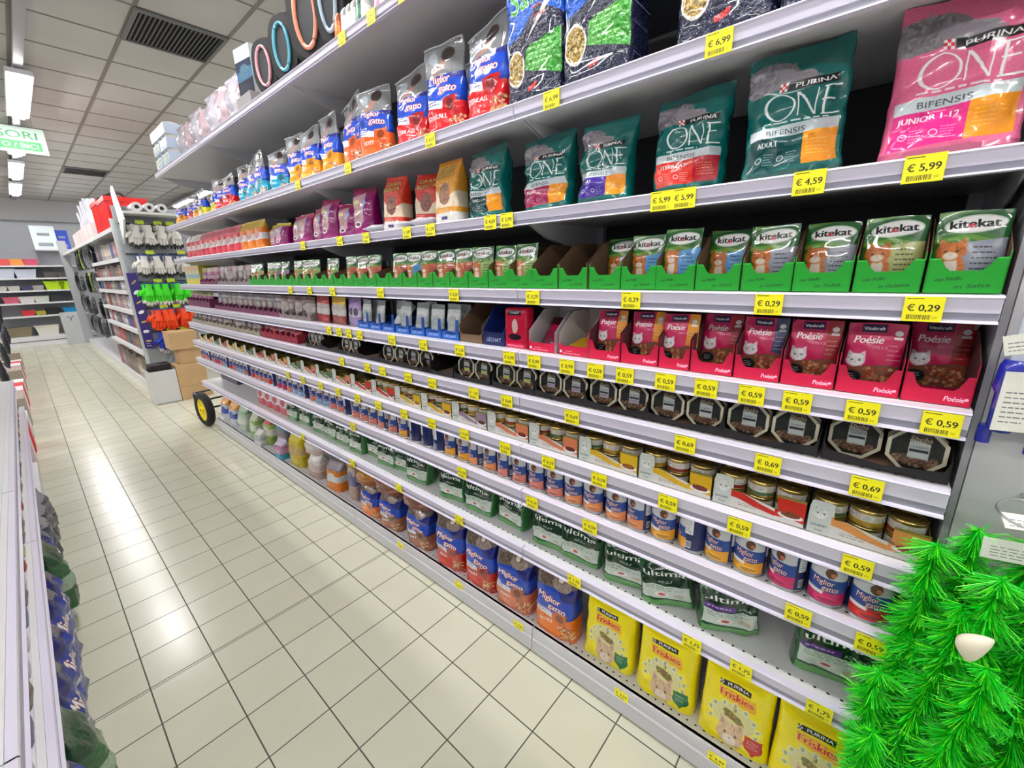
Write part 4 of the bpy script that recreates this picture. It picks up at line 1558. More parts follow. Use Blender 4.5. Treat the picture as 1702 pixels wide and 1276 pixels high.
# ------------------------------------------------------------------ litter bag shelf (s2)
z2 = TOP['s2']+.0015
ROW2 = 'litter bag shelf'
LM = [imat('litter_%d' % i, art_litter(200+i), .2, coat=.6, bump=1.0, bscale=75) for i in range(2)]
dk = Art(100, 120, (.10, .11, .22), 5)
dk.dots(0, 0, 1, 1, 900, .012, [(.55, .58, .7), (.3, .32, .5), (.85, .87, .95)], .6)
LD = imat('litter_dark', dk, .2, coat=.6, bump=1.0, bscale=75)
for i, (y, m_, q) in enumerate([(-.055, LD, 2), (.135, LD, 2), (.325, LM[1], 1), (.518, LM[0], 0), (.800, LM[1], 1)]):
    yy = [-.055, .135, .325, .610-.0, .798][i]
    hh = .335
    dsc = ['dark blue sparkling litter bag at the near end of its shelf', 'dark blue sparkling litter bag with plain face, second on its shelf', 'navy litter bag showing a grain filled oval and green corner',
           'blue and navy litter bag with a spoon and green panel', 'blue and green litter bag beside the clear topped bags'][i]
    place('litter_%d' % q, (lambda m_=m_, i=i: bag(.184, .335, .12, m_, 'litter_bag', 'brick', 6, 80+i, .005, 20, 22, 1.0, .3)), (1.082, yy, z2), dsc, 'litter bag', None)

FA = Art(200, 300, (.62, .63, .64), 77)
FA.poly([(.30, .66), (.52, .74), (.70, .93), (.60, .95), (.44, .82), (.24, .70)], (.84, .62, .54))
FA.fur(.60, .88, .15, .07, (.22, .16, .14), 90, .16)
FA.lines(.05, .7, .3, .8, 3, (.9, .9, .92))
FA.grain(.08)
FA.fur(.24, .86, .12, .07, (.80, .84, .88), 30, .1)
FA.blur(0, .6, 1, 1, 4)
FILM = imat('clear_film', FA, .10, coat=1.0, bump=.7, bscale=9, fold=True)
FILM.node_tree.nodes['Principled BSDF'].inputs['Alpha'].default_value = .66


def clear_bag(m, w=.160, h=.285, seed=1):
    def f():
        sl = [.14, .10, .16, .05][seed % 4]
        r = root('clear_topped_bag')
        bag(w, h, .075, m, 'printed_body', 'pouch', 2.8, seed, .008, 18, 16, .97, .8, r, 0, .66, slant=sl)
        bag(w, h, .075, FILM, 'clear_top', 'pouch', 2.8, seed, .009, 18, 10, .97, .8, r, .66, 1, slant=sl)
        m_ = MB()
        m_.tube([(-.006, (w*.485)*(1-2*i/10), h*(.985+.006*math.sin(i))-sl*h*(1-i/10)) for i in range(11)], .0016, 5)
        m_.build('top_seal', [mat('film_edge', (.85, .86, .88), .25)], r)
        return r
    return f


MC = [imat('clear_bag_%d' % i, art_miglior(c, wd, 210+i), .22, coat=.5, bump=.4, bscale=14, fold=True) for i, (c, wd) in enumerate([((.82, .08, .12), 'STERILALL'), ((.93, .38, .12), 'ADULT'), ((.94, .62, .10), 'ADULT'), ((.10, .60, .72), 'ADULT'), ((.88, .84, .12), 'ADULT')])]
cb = [(.997, 0, 1.0), (1.20, 0, 1.0), (1.40, 0, .98), (1.61, 1, .92), (1.80, 1, 1.0), (2.02, 2, .92), (2.18, 2, .86), (2.35, 2, .86), (2.62, 3, .84), (2.80, 3, .86), (2.97, 3, .84), (3.14, 3, .82), (3.38, 0, .78), (3.58, 0, .76), (3.78, 4, .74), (3.98, 4, .72), (4.18, 2, .7), (4.4, 0, .7), (4.62, 2, .7)]
for i, (y, q, s_) in enumerate(cb):
    c_ = ['red', 'orange', 'yellow', 'teal blue', 'lime'][q]
    place('clear_%d_%d' % (q, i % 2), clear_bag(MC[q], seed=30+i), (1.075+.012*(i % 3), y, z2), lab('clear topped bag with %s foot' % c_, ROW2), 'cat food bag', 'clear topped bags', rz=[.05, .22, .25, .5, -.05][i % 5], ry=-.04*(i % 2), sc=(1, s_, s_))
    if i in (0, 1, 2, 4, 6, 9):
        place('clear_%d_%d' % (q, i % 2), clear_bag(MC[q], seed=30+i), (1.20, y-.03, z2), lab('second row clear topped bag, %s foot' % c_, ROW2), 'cat food bag', 'rear clear topped bags', sc=(1, s_, s_*.95))

# ------------------------------------------------------------------ top shelf (s1)
z1 = TOP['s1']+.0015
RW = mat('soft_white', (.88, .87, .85), .7, bump=.5, bscale=40)
RA = Art(160, 160, (.84, .86, .90), 71)
for i in range(26):
    RA.ell(RA.r.uniform(0, 1), RA.r.uniform(0, 1), RA.r.uniform(.05, .16), RA.r.uniform(.04, .12), [(.22, .38, .80), (.75, .82, .94), (.92, .92, .90), (.60, .72, .90), (.90, .88, .40)][i % 5], RA.r.uniform(0, 3), .9)
RA.grain(.03)
RB = imat('wrap_print', RA, .3)
RBl = mat('wrap_pale', (.78, .84, .92), .25)


def roll_pack():
    r = root('roll_pack')
    m = MB()
    for i in range(2):
        for j in range(2):
            m.lathe([(0, 0), (.05, 0), (.052, .006), (.052, .09), (.05, .096), (.02, .096), (.018, .08), (0, .08)], 16, c=(.055+i*.108, -.055+j*.108, 0))
    m.build('rolls', [RW], r)['kind'] = 'stuff'
    MB().box(-.001, -.111, .012, .219, .111, .085, 0).build('wrap', [RBl], r)
    MB().box(-.0035, -.10, .014, -.0012, .105, .084, 0, 0).build('printed_band', [RB], r)
    return r


for i in range(3):
    for j in range(2):
        place('roll', roll_pack, (1.0, 4.40+.235*j, z1+.098*i), 'pack of white paper rolls, %s layer, %s stack on the top shelf end' % (['bottom', 'middle', 'top'][i], ['near', 'far'][j]), 'paper rolls', 'packs of paper rolls')
PB = [mat('plastic_grey', (.72, .70, .74), .2, bump=1.0, bscale=18, coat=.6, var=.10, vscale=14), mat('plastic_pink', (.76, .66, .69), .2, bump=1.0, bscale=18, coat=.6, var=.10, vscale=14)]
for i, (y, h, q) in enumerate([(4.16, .26, 0), (3.98, .24, 1), (3.80, .27, 0), (3.62, .24, 1), (3.42, .28, 0), (3.22, .27, 1), (3.03, .27, 0), (2.86, .23, 1)]):
    place('plb_%d' % q, (lambda q=q: bag(.16, .26, .13, PB[q], 'plastic_bag', 'pillow', 2.5, 90+q, .014)), (1.10, y, z1), lab('%s crumpled plastic bag' % ['grey', 'pinkish'][q], 'top shelf'), 'plastic bag', 'plastic bags on the top shelf', sc=(1, 1, h/.26))
place('grey_carton', lambda: box_obj('carton', .18, .20, .07, [mat('grey_card', (.55, .53, .53), .7)]), (1.10, 2.72, z1), 'low flat grey carton on the top shelf under a blue picture box', 'carton', None)
pb_ = art_simple((.16, .20, .28), (.75, .78, .80), (.25, .40, .52), (.12, .14, .2), 65, None, WH, (.3, .42, .5))
place('pict_box', lambda: box_obj('picture_box', .16, .15, .22, [imat('picture_box', pb_, .35)], suv=(.5, .95)), (1.11, 2.72, z1+.072), 'pale sided box with a dark blue picture, on a grey carton', 'box', None, rz=.15)
BLK = mat('black_fabric', (.06, .06, .07), .7)
BLG = mat('black_gloss', (.09, .09, .10), .3)
MESHG = mat('grey_mesh', (.17, .18, .19), .6)


def carrier(col):
    def f():
        r = root('pet_carrier')
        m = MB()
        n = 24
        def ring(k, x, ex=2.6):
            return [(x, -k*.085*math.copysign(abs(math.cos(t))**(2/ex), math.cos(t)), .155+k*.155*math.copysign(abs(math.sin(t))**(2/ex), math.sin(t))) for t in [2*PI*i/n for i in range(n)]]
        rings = [ring(.90, -.005), ring(1.0, .01), ring(1.0, .16), ring(.85, .175)]
        for a, b in zip(rings, rings[1:]):
            for i in range(n):
                m.face([a[i], a[(i+1) % n], b[(i+1) % n], b[i]], 0, None, True)
        m.face(rings[-1])
        m.face(ring(.55, -.004))
        for i in range(n):
            a, b = ring(.90, -.005), ring(.55, -.004)
            m.face([a[i], a[(i+1) % n], b[(i+1) % n], b[i]])
        m.build('shell', [BLK], r)
        m = MB()
        m.tube([(-.010, .66*.062*math.cos(t)*-1, .150+.72*.145*math.sin(t)) for t in [2*PI*i/30 for i in range(31)]], .0075, 8)
        m.build('coloured_rim', [mat('rim_'+col[0], col[1], .3)], r)
        m = MB()
        m.face([(-.0065, .038*math.cos(t)*-1, .150+.098*math.sin(t)) for t in [2*PI*i/24 for i in range(24)]])
        m.build('mesh_window', [MESHG], r)
        m = MB()
        m.tube([(.08, .05*math.cos(t), .30+.055*math.sin(t)) for t in [PI*i/8 for i in range(9)]], .007, 6)
        m.build('handle', [BLG], r)
        return r
    return f


for y, c, s_, dsc in [(2.42, ('pink', (.85, .62, .66)), (1, .9, .78), 'small black pet carrier with a pink oval rim'), (2.20, ('teal', (.35, .66, .74)), (1, .95, .86), 'black pet carrier with a light blue oval rim'),
                      (1.955, ('orange', (.90, .56, .44)), (1, 1.2, 1.12), 'taller black pet carrier with an orange oval rim'), (1.77, ('silver', (.66, .74, .80)), (1, .85, 1.1), 'black pet carrier with a silver blue oval rim')]:
    place('carrier_'+c[0], carrier(c), (1.02, y, z1), dsc, 'pet carrier', 'pet carriers on the top shelf', rz=.45, sc=s_)


def soft_bag():
    r = root('carry_bag')
    m = MB().box(0, -.145, 0, .22, .145, .42)
    m.build('body', [BLK], r)
    m = MB()
    for y in (-.06, .06):
        m.tube([(-.004, y, .0), (-.006, y, .2), (-.004, y, .43)], .007, 6)
    m.tube([(-.004, .06*math.cos(t)*-1, .30+.07*math.sin(t)) for t in [PI*i/8 for i in range(9)]], .007, 6)
    m.build('strap', [BLG], r)
    MB().box(-.003, -.005, .05, -.001, .005, .28).build('zip', [mat('zip_grey', (.7, .72, .74), .4)], r)
    return r


for i, y in enumerate((1.50, 1.20, .90)):
    place('soft', soft_bag, (1.075, y, z1), lab('large square black fabric carry bag', 'top shelf'), 'bag', 'black carry bags')
CL = [('dark green', (.25, .45, .36)), ('white', (.84, .84, .84)), ('white', (.80, .82, .80)), ('pink', (.84, .45, .55)), ('white', (.88, .86, .86)), ('orange', (.92, .42, .15))]
for i, (y, q) in enumerate([(1.72, 5), (1.67, 1), (1.635, 2), (1.60, 1), (1.565, 0), (1.53, 2), (1.45, 3), (1.415, 1), (1.375, 4), (1.335, 2), (1.29, 4)]):
    nm, c_ = CL[q]
    pm = imat('packet_%d' % q, art_simple(c_, [x*.7 for x in c_], [min(1, x*1.2) for x in c_], c_, 240+q, None, WH, None), .3)
    place('packet_%d' % q, (lambda pm=pm: bag(.034, .09, .03, pm, 'small_packet', 'brick', 4, 3, .002, 8, 8)), (1.022, y, z1), lab('small %s packet at the rail' % nm, 'top shelf'), 'packet', 'small packets', sc=(1, 1, .7 if q in (3, 4) else 1))

# ------------------------------------------------------------------ bottom shelf
z0 = TOP['base']+.001
ROW0 = 'bottom shelf'
FK = [imat('bag_friskies_%d' % i, art_friskies(c, 250+i), .24, coat=.5, bump=.35, bscale=7, fold=True) for i, c in enumerate([(.78, .12, .12), (.05, .45, .25)])]
for i, (y, q, h, dsc) in enumerate([(-.052, 0, .31, 'tall yellow cat food bag at the end by the green tinsel'), (.135, 0, .31, 'tall yellow cat food bag with a red badge, second from the tinsel'), (.337, 1, .31, 'tall yellow cat food bag with green badge, third from the tinsel'),
                                    (.540, 1, .30, 'tall yellow cat food bag with green badge, beside the orange footed bag')]):
    place('fk_%d_%d' % (q, i), (lambda q=q, i=i, h=h: bag(.188, h, .10, FK[q], 'food_bag', 'gusset', 4.5, 300+i, .0045, 22, 26, .97, .8)), (1.105+.006*i, y, z0), dsc, 'food bag', 'yellow bags', ry=.06, rz=.03)
MBG = [imat('bag_miglior_%d' % i, art_miglior(c, 'ADULT', 260+i, clear=False), .25, coat=.5, bump=.5, bscale=13, fold=True) for i, c in enumerate([(.92, .45, .08), (.78, .14, .10), (.82, .46, .34), (.62, .40, .30)])]
for i, (y, q, h) in enumerate([(.755, 0, .285), (.965, 2, .27), (1.155, 1, .28), (1.355, 1, .28), (1.60, 3, .235), (1.85, 3, .22), (2.055, 0, .20)]):
    place('mg_%d_%d' % (q, i % 2), (lambda q=q, i=i: bag(.178, .28, .11, MBG[q], 'food_bag', 'gusset', 4.0, 320+i, .007, 20, 20, .97, 1.0)), (1.108, y, z0), lab('blue banded bag with %s foot' % ['orange', 'red', 'salmon', 'brown'][q], ROW0), 'food bag', 'blue banded bags', rz=.05+.06*(i % 2), sc=(1, 1 if i < 5 else .95, h/.28))
BR = [imat('brown_pack_%d' % i, art_simple((.50, .26, .22), (.58, .34, .30), (.62, .40, .34), (.46, .22, .18), 270+i, None, WH, (.42, .18, .14)), .22, coat=.4, bump=.8, bscale=20) for i in range(2)]
OB = imat('amber_pack', art_simple((.66, .40, .12), (.72, .50, .16), (.60, .34, .2), (.55, .30, .10), 272, None, WH, (.7, .45, .15)), .22, coat=.4, bump=.8, bscale=20)
for i, (y, hb, m_) in enumerate([(1.60, .235, 0), (1.85, .222, 1), (2.06, .205, 2)]):
    place('brp_%d' % m_, (lambda m_=m_: bag(.20, .085, .22, [BR[0], BR[1], OB][m_], 'kibble_pack', 'brick', 3.2, 340+m_, .010, 18, 10)), (1.155, y, z0+hb), '%s kibble pack lying across the bags, %s from the near end' % (['red brown', 'dull red', 'amber'][m_], ['first', 'second', 'third'][i]), 'kibble pack', 'packs lying on the bottom shelf bags', rz=.1, ry=-.10)
far = [(2.28, .085, .30, ((.72, .66, .62), (.72, .52, .18), (.45, .42, .60), (.66, .56, .52)), 'tall slim bag with an amber twisted top'), (2.50, .15, .19, ((.90, .52, .10), (.55, .50, .55), (.85, .85, .88), (.90, .48, .08)), 'orange bag with a grey top and blue mark'),
       (2.77, .15, .18, ((.86, .84, .84), (.90, .90, .90), (.80, .72, .70), (.70, .60, .55)), 'white upright bag beside the orange one'), (3.06, .18, .27, ((.84, .76, .12), (.86, .80, .14), (.78, .66, .42), (.78, .70, .15)), 'wide yellow bag far along the bottom shelf'),
       (3.30, .12, .15, ((.74, .52, .66), (.80, .74, .86), (.78, .60, .72), (.22, .60, .72)), 'short pink bag with a turquoise foot'), (3.46, .16, .25, ((.50, .56, .62), (.24, .56, .72), (.62, .56, .58), (.40, .44, .50)), 'turquoise topped grey bag behind the short pink one'),
       (3.72, .11, .13, ((.80, .80, .80), (.9, .9, .9), (.7, .7, .74), (.8, .8, .82)), 'small white pack low beside the green bags'), (3.66, .14, .25, ((.66, .74, .42), (.82, .42, .40), (.86, .86, .80), (.55, .66, .32)), 'red and lime bag among the pale green bags'),
       (3.90, .13, .23, ((.60, .74, .44), (.80, .84, .74), (.84, .88, .80), (.50, .68, .34)), 'lime green bag beside a pale green one'), (4.18, .16, .23, ((.74, .82, .74), (.55, .70, .55), (.86, .88, .86), (.70, .78, .72)), 'wide pale green bag far along the bottom shelf'),
       (4.42, .14, .22, ((.76, .80, .86), (.90, .62, .22), (.22, .32, .70), (.80, .82, .86)), 'white bag with blue band and orange top'), (4.66, .15, .23, ((.76, .80, .86), (.92, .60, .22), (.24, .34, .72), (.80, .80, .84)), 'white bag with blue band and orange top by the wheel')]
for i, (y, w_, h, c_, dsc) in enumerate(far):
    m_ = imat('far_bag_%d' % i, art_simple(*c_, 280+i, None, WH, c_[2]), .28, coat=.2, bump=.6)
    place('far_%d' % i, (lambda w_=w_, h=h, m_=m_, i=i: bag(w_, h, .11 if w_ > .1 else .07, m_, 'pet_food_bag', 'gusset', 4.2, 360+i, .007, 18, 18, .97, 1.2)), (1.15 if i == 7 else 1.12+(.06 if i in (5,) else 0)-(.03 if i in (4, 6) else 0), y, z0), dsc, 'pet food bag', None, rz=.1)
wl = imat('white_pack', art_simple((.88, .86, .84), (.92, .90, .88), (.86, .80, .78), (.84, .70, .66), 290), .35, bump=.6)
place('wl', lambda: bag(.17, .07, .20, wl, 'flour_pack', 'brick', 3.4, 371, .006, 14, 8), (1.165, 2.79, z0+.183), 'white and pink pack lying on the white upright bag', 'pack', None, rz=.3, ry=-.08)
bp_ = imat('brown_sack', art_simple((.58, .42, .36), (.62, .46, .40), (.66, .52, .46), (.55, .40, .34), 291), .4, bump=.6)
place('bpk', lambda: bag(.20, .06, .20, bp_, 'flat_pack', 'brick', 3.4, 372, .006, 14, 8), (1.19, 2.62, z0+.255), 'flat brown pack lying on top of the orange bag', 'pack', None, rz=-.1)

# ------------------------------------------------------------------ column side: bottles, tags, tinsel
BLU = mat('blue_plastic', (.12, .16, .62), .2, coat=.5)
CLR = mat('clear_tube', (.88, .90, .95), .1, alpha=.75, coat=.8)
PAPER = mat('paper_label', (.90, .90, .86), .7)


def art_paper(seed, n=7):
    A = Art(110, 140, (.90, .90, .86), seed)
    A.fur(.75, .82, .08, .06, (.4, .4, .42), 20, .1)
    A.lines(.12, .12, .88, .70, n, (.35, .35, .38), .8, .25)
    A.grain(.02)
    return A


def bottle():
    r = root('spray_bottle')
    MB().lathe([(0, .115), (.010, .115), (.011, .11), (.011, .0), (.0, .0)], 16, c=(0, 0, .13)).build('clear_tube', [CLR], r)
    m = MB().lathe([(0, .13), (.016, .13), (.020, .12), (.022, .085), (.017, .075), (.017, .02), (.012, .012), (0, .010)], 18)
    m.lathe([(0, 0), (.009, 0), (.009, .03), (0, .03)], 12, c=(.012, .012, -.012))
    m.build('blue_body', [BLU], r)
    m = MB().box(-.0235, -.030, .02, -.0225, .022, .115, 0, 0)
    m.build('paper_label', [imat('paper_text', art_paper(3), .7)], r)
    m = MB()
    m.tube([(.035, 0, .26), (0, 0, .262), (-.004, 0, .245)], .0018, 6)
    m.build('hook', [STEEL], r)
    return r


place('bottle', bottle, (.995, -.178, 1.185), 'blue spray bottle with clear tube and paper label, hung nearer the shelf end', 'bottle', 'blue bottles on the column', rz=.25)
place('bottle', bottle, (.995, -.232, 1.175), 'blue spray bottle hung farther from the shelf end', 'bottle', 'blue bottles on the column', rz=.1)
sm = art_paper(8, 3)
place('smalltag', lambda: MB().box(-.001, -.019, 0, 0, .019, .030, 0, 0).build('paper_tag', [imat('paper_small', sm, .6)]), (.960, -.172, 1.330), 'small white paper tag tied on the clear tube', 'paper tag', None, rz=.2, rx=-.25)

TG = [mat('tinsel_green', (.03, .84, .10), .4), mat('tinsel_light', (.40, .98, .12), .35), mat('tinsel_dark', (.0, .62, .06), .45)]
rnd = random.Random(5)


def tinsel(seed, L_=.66, lean=(0, 0), nn=7000):
    def f():
        rr = random.Random(seed)
        m = MB()
        path = []
        for i in range(24):
            t = i/23
            path.append(Vector((lean[0]*t*L_+.012*math.sin(7*t+seed), lean[1]*t*L_+.014*math.sin(6*t+seed*2), -t*L_)))
        m.tube(path, .003, 5, 2)
        for i in range(nn):
            t = rr.random()*.995
            k = int(t*23)
            p = path[k].lerp(path[k+1], t*23-k)
            a = rr.uniform(0, 2*PI)
            clump = .6+.4*math.sin(t*60+3*math.sin(a))
            l = rr.uniform(.022, .052)*clump+.006
            d = Vector((math.cos(a), math.sin(a), rr.uniform(-.9, .1))).normalized()
            s_ = d.cross(Vector((rr.uniform(-1, 1), rr.uniform(-1, 1), rr.uniform(-1, 1)))).normalized()*.0009
            q = p+d*l
            mi = 0 if rr.random() < .6 else (1 if rr.random() < .55 else 2)
            m.face([p-s_, p+s_, q+s_*.6, q-s_*.6], mi)
        return m.build('tinsel_garland', TG, weld=False)
    return f


gi = 0
for gx, gy, gz, lx, ly, ll in [(.945, -.150, 1.00, -.02, .04, .72), (.955, -.195, 1.04, .0, .02, .78), (.945, -.245, 1.05, -.02, -.0, .78), (.95, -.295, 1.05, .0, -.02, .78), (.90, -.165, .93, -.06, .10, .62), (.895, -.215, 1.00, -.05, .03, .72),
                               (.89, -.265, 1.01, -.05, -.02, .72), (.96, -.14, .86, -.02, .10, .58), (.92, -.33, 1.04, -.03, -.03, .75), (.86, -.20, .86, -.06, .06, .55),
                               (.93, -.115, .72, 0, 0, .5), (.88, -.125, .62, 0, 0, .45), (.955, -.345, 1.02, 0, 0, .7), (.90, -.30, .98, 0, 0, .7)]:
    gi += 1
    place('tinsel_%d' % (gi % 5), tinsel(gi, .72, (0, 0)), (gx, gy, gz), lab('bright green tinsel garland', 'hanging bunch'), 'tinsel garland', 'green tinsel garlands', rz=gi*1.3, rx=0, sc=(1, 1, ll/.72))
HOOKM = mat('hook_wire', (.72, .72, .74), .3, metal=.8)
m = MB()
m.tube([(1.03, -.23, 1.085), (.90, -.23, 1.07), (.86, -.23, 1.085)], .003, 6)
m.tube([(.93+.035*math.cos(t), -.222+.035*math.sin(t), 1.092+.008*math.cos(t)) for t in [2*PI*i/24 for i in range(25)]], .0018, 6)
tag(m.build('wire_hook', [HOOKM]), 'steel wire hook with a ring above the green tinsel', 'hook')
cardA = art_paper(9, 4)
place('card', lambda: MB().box(-.001, -.04, 0, 0, .04, .036, 0, 0).build('header_card', [imat('card_text', cardA, .6)]), (.925, -.222, 1.010), 'white printed header card above the green tinsel', 'card', None, rz=.15, rx=-.05)
tk = art_paper(10, 3)
place('tkt', lambda: MB().box(-.001, -.026, 0, 0, .026, .026, 0, 0).build('paper_ticket', [imat('ticket_text', tk, .6)]), (.918, -.222, 1.07), 'small creased white ticket inside the wire ring', 'ticket', None, rz=.3, ry=.9)
m = MB()
m.grid(lambda u, v: (.0125*math.sin(PI*v)**.7*math.cos(2*PI*u), .016*math.sin(PI*v)**.7*math.sin(2*PI*u)*(1.1-.2*v)+.010*math.sin(PI*v), .056*v), 20, 18)
tag(m.build('white_clip', [mat('clip_ivory', (.90, .87, .78), .35)]), 'curved ivory plastic clip among the green tinsel', 'clip')
bpy.data.objects['white_clip'].location = (.815, -.180, .885)
bpy.data.objects['white_clip'].rotation_euler = (.35, 0, 0)

# ------------------------------------------------------------------ left-hand shelving along the aisle
def left_shelf(name, xf, y0, y1, zt, zb, parent):
    b = MB().box(xf-.42, y0, zt-.002, xf-.0305, y1, zt)
    b.box(xf-.03, y0, zb+.008, xf-.0165, y1, zt)
    so = b.build(name, [SHELF], parent)
    h = zt-zb
    pr = [(xf-.016, zt), (xf-.002, zt), (xf, zt-.004), (xf-.006, zt-h*.15), (xf-.004, zt-h*.5), (xf-.008, zt-h*.6), (xf-.006, zb+.008), (xf, zb+.004), (xf-.002, zb), (xf-.016, zb)]
    m_ = MB()
    for k in range(len(pr)-1):
        a, c = pr[k], pr[k+1]
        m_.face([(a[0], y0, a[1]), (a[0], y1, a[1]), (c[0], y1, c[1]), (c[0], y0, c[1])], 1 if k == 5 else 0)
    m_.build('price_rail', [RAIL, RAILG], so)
    return so


r = root('low_shelving')
tag(r, 'low white shelving unit running along the other side of the aisle', 'shelving')
for y0, y1 in ((-.4, .9), (.9, 2.2), (2.2, 3.5), (3.5, 4.8)):
    left_shelf('shelf', -.150, y0+.002, y1-.002, .765, .700, r)
    left_shelf('shelf', -.142, y0+.002, y1-.002, .560, .500, r)
    b = MB().box(-.62, y0, .10, -.19, y1, .112)
    b.box(-.19, y0, .012, -.175, y1, .112)
    b.build('base', [SHELF], r)
    MB().box(-.64, y0, 0, -.62, y1, 1.4).build('back_panel', [BACK], r)


def art_cane():
    A = Art(180, 300, (.10, .20, .62), 401)
    A.rect(0, 0, 1, .12, (.08, .14, .40))
    A.poly([(0, .70), (1, .80), (1, 1), (0, 1)], (.14, .16, .42))
    A.text('Migliorcane', .5, .48, .16, WH, wid=.92, sk=.1, out=(.7, .35, .3), ow=.012, bold=.006)
    A.poly([(0, .36), (1, .30), (1, .26), (0, .30)], (.80, .84, .92))
    A.lines(.1, .14, .9, .24, 4, (.5, .6, .85))
    A.fur(.7, .88, .2, .08, (.45, .42, .44), 40, .1)
    A.grain(.02)
    return A


LBM = [imat('left_bag_%d' % i, a, .25, coat=.3, bump=.5) for i, a in enumerate([art_cane(), art_simple((.20, .40, .24), (.16, .30, .20), (.6, .7, .6), (.18, .36, .22), 402), art_simple((.28, .28, .34), (.55, .56, .60), (.30, .30, .45), (.22, .22, .26), 403)])]
for i, (y, q, h) in enumerate([(1.00, 0, .33), (1.22, 0, .33), (1.42, 1, .27), (1.62, 0, .32), (1.84, 0, .30), (2.06, 0, .32), (2.28, 0, .28), (2.50, 1, .30), (2.72, 0, .30), (2.94, 2, .30), (3.16, 2, .28), (3.38, 2, .26)]):
    place('lbag_%d' % q, (lambda q=q: bag(.17, .30, .11, LBM[q], 'dog_food_bag', 'gusset', 3.5, 410+q, .009, 16, 16, .95, 1.4)), (-.185+(.025 if q == 1 else 0), y, .113), lab('%s bag sticking out over the aisle' % ['blue white lettered', 'dark green', 'grey'][q], 'low shelving'), 'pet food bag', 'bags on the low shelving', rz=PI+.15*math.sin(i), sc=(1, 1, h/.30))
SM = [imat('left_pack_%d' % i, art_simple(c, [x*.7 for x in c], [min(1, x*1.3) for x in c], c, 420+i), .35, bump=.4) for i, c in enumerate([(.60, .20, .14), (.62, .66, .20), (.72, .70, .70), (.40, .34, .32), (.30, .32, .40)])]
for i in range(34):
    y = .85+.115*i
    q = [2, 3, 2, 4, 3, 2, 2, 4, 3, 2, 0, 1, 3, 3, 2, 0][i % 16]
    place('lpk_%d' % q, (lambda q=q: bag(.09, .11, .06, SM[q], 'small_pack', 'brick', 3.2, 430+q, .004, 10, 8)), (-.20, y, .5615), lab('small %s pack on the second shelf' % ['red', 'lime', 'pale', 'brown', 'slate'][q], 'low shelving'), 'pack', 'small packs on the low shelving', rz=PI)
# farther along the same side: a wire stand with dark hanging things
WIRE = mat('wire_grey', (.62, .62, .64), .35, metal=.3)
DRK = [mat('dark_cloth_%d' % i, c, .7) for i, c in enumerate([(.14, .15, .18), (.25, .20, .22), (.42, .16, .18), (.50, .52, .55)])]


def post():
    r_ = root('slotted_post')
    MB().box(-.02, -.02, 0, .02, .02, 1.45).build('post', [mat('post_grey', (.66, .67, .68), .4)], r_)
    h_ = MB()
    for i in range(34):
        h_.box(.0202, -.006, .06+i*.04, .0206, .006, .075+i*.04)
    h_.build('slots', [HOLE], r_)['kind'] = 'stuff'
    b_ = MB().box(0, -.012, .10, .16, .012, .14)
    b_.box(0, -.012, .42, .14, .012, .45)
    b_.build('arm', [mat('post_grey')], r_)
    MB().box(-.05, -.05, 0, .05, .05, .02).build('foot', [mat('post_grey')], r_)
    return r_


for i, y in enumerate((5.3, 6.6, 8.0, 9.4, 10.8)):
    place('post', post, (-.50, y, 0), lab('grey slotted steel post', 'far side of the low shelving'), 'post', 'slotted posts')


def cloth():
    r_ = root('hanging_pack')
    bag(.12, .30, .05, DRK[0], 'pack', 'pillow', 2.4, 440, .01, 10, 10, .9, .4, r_)
    MB().tube([(-.0, 0, .29), (0, 0, .33), (-.03, 0, .34)], .003, 6).build('hook', [WIRE], r_)
    return r_


for i in range(12):
    y = 5.6+.5*i
    o = place('cloth', cloth, (-.24, y, [.85, .5, .95][i % 3]), lab('dark hanging pack between the posts', 'low shelving side'), 'hanging pack', 'dark hanging packs', rz=PI+.2)
LBX = [mat('left_box_%d' % i, c, .6) for i, c in enumerate([(.86, .80, .82), (.80, .12, .14), (.82, .84, .84), (.60, .55, .50)])]
for i in range(12):
    y = 5.1+.55*i
    place('lbx_%d' % (i % 4), (lambda i=i: MB().box(-.12, -.15, 0, .10, .15, .30-.04*(i % 3)).build('storage_box', [LBX[i % 4]])), (-.28, y, 0.001), lab('%s box standing on the floor' % ['pale pink', 'red', 'white', 'brown'][i % 4], 'beyond the low shelving'), 'box', 'boxes beyond the low shelving')

# ------------------------------------------------------------------ second gondola, farther along the aisle
G2 = [2.06, 1.72, 1.50, 1.33, 1.08, .84, .56]
r = root('shelving_unit')
tag(r, 'far white shelving unit of tools and household goods, beyond the cardboard boxes', 'shelving')
MB().box(1.36, 7.02, 0, 1.39, 14.4, 2.3).build('back_panel', [BACK], r)
MB().box(.90, 6.98, 0, 1.39, 7.0, 2.16).build('end_panel', [mat('end_panel_white', (.84, .86, .86), .5)], r)
for z in G2:
    ye = 14.4 if z > 2 else 9.62
    b = MB().box(.905, 7.02, z-.03, 1.355, ye, z)
    b.box(.895, 7.02, z-.045, .905, ye, z+.003)
    b.build('shelf', [SHELF], r)
MB().box(.92, 7.02, 0, 1.35, 14.4, .10).build('base', [SHELF], r)
PC = [(.62, .50, .52), (.42, .36, .40), (.70, .62, .60), (.30, .30, .34), (.55, .20, .22), (.20, .26, .50), (.60, .62, .56), (.48, .42, .28), (.75, .74, .76), (.66, .30, .26)]
PN = ['mauve', 'dim plum', 'beige', 'charcoal', 'dark red', 'navy', 'grey green', 'olive brown', 'pale grey', 'brick red']
GB = [imat('goods_%d' % i, art_simple(c, [x*.75 for x in c], [min(1, x*1.25) for x in c], [x*.9 for x in c], 450+i, None, WH, [min(1, x*1.1) for x in c]), .45) for i, c in enumerate(PC)]
rg = random.Random(9)
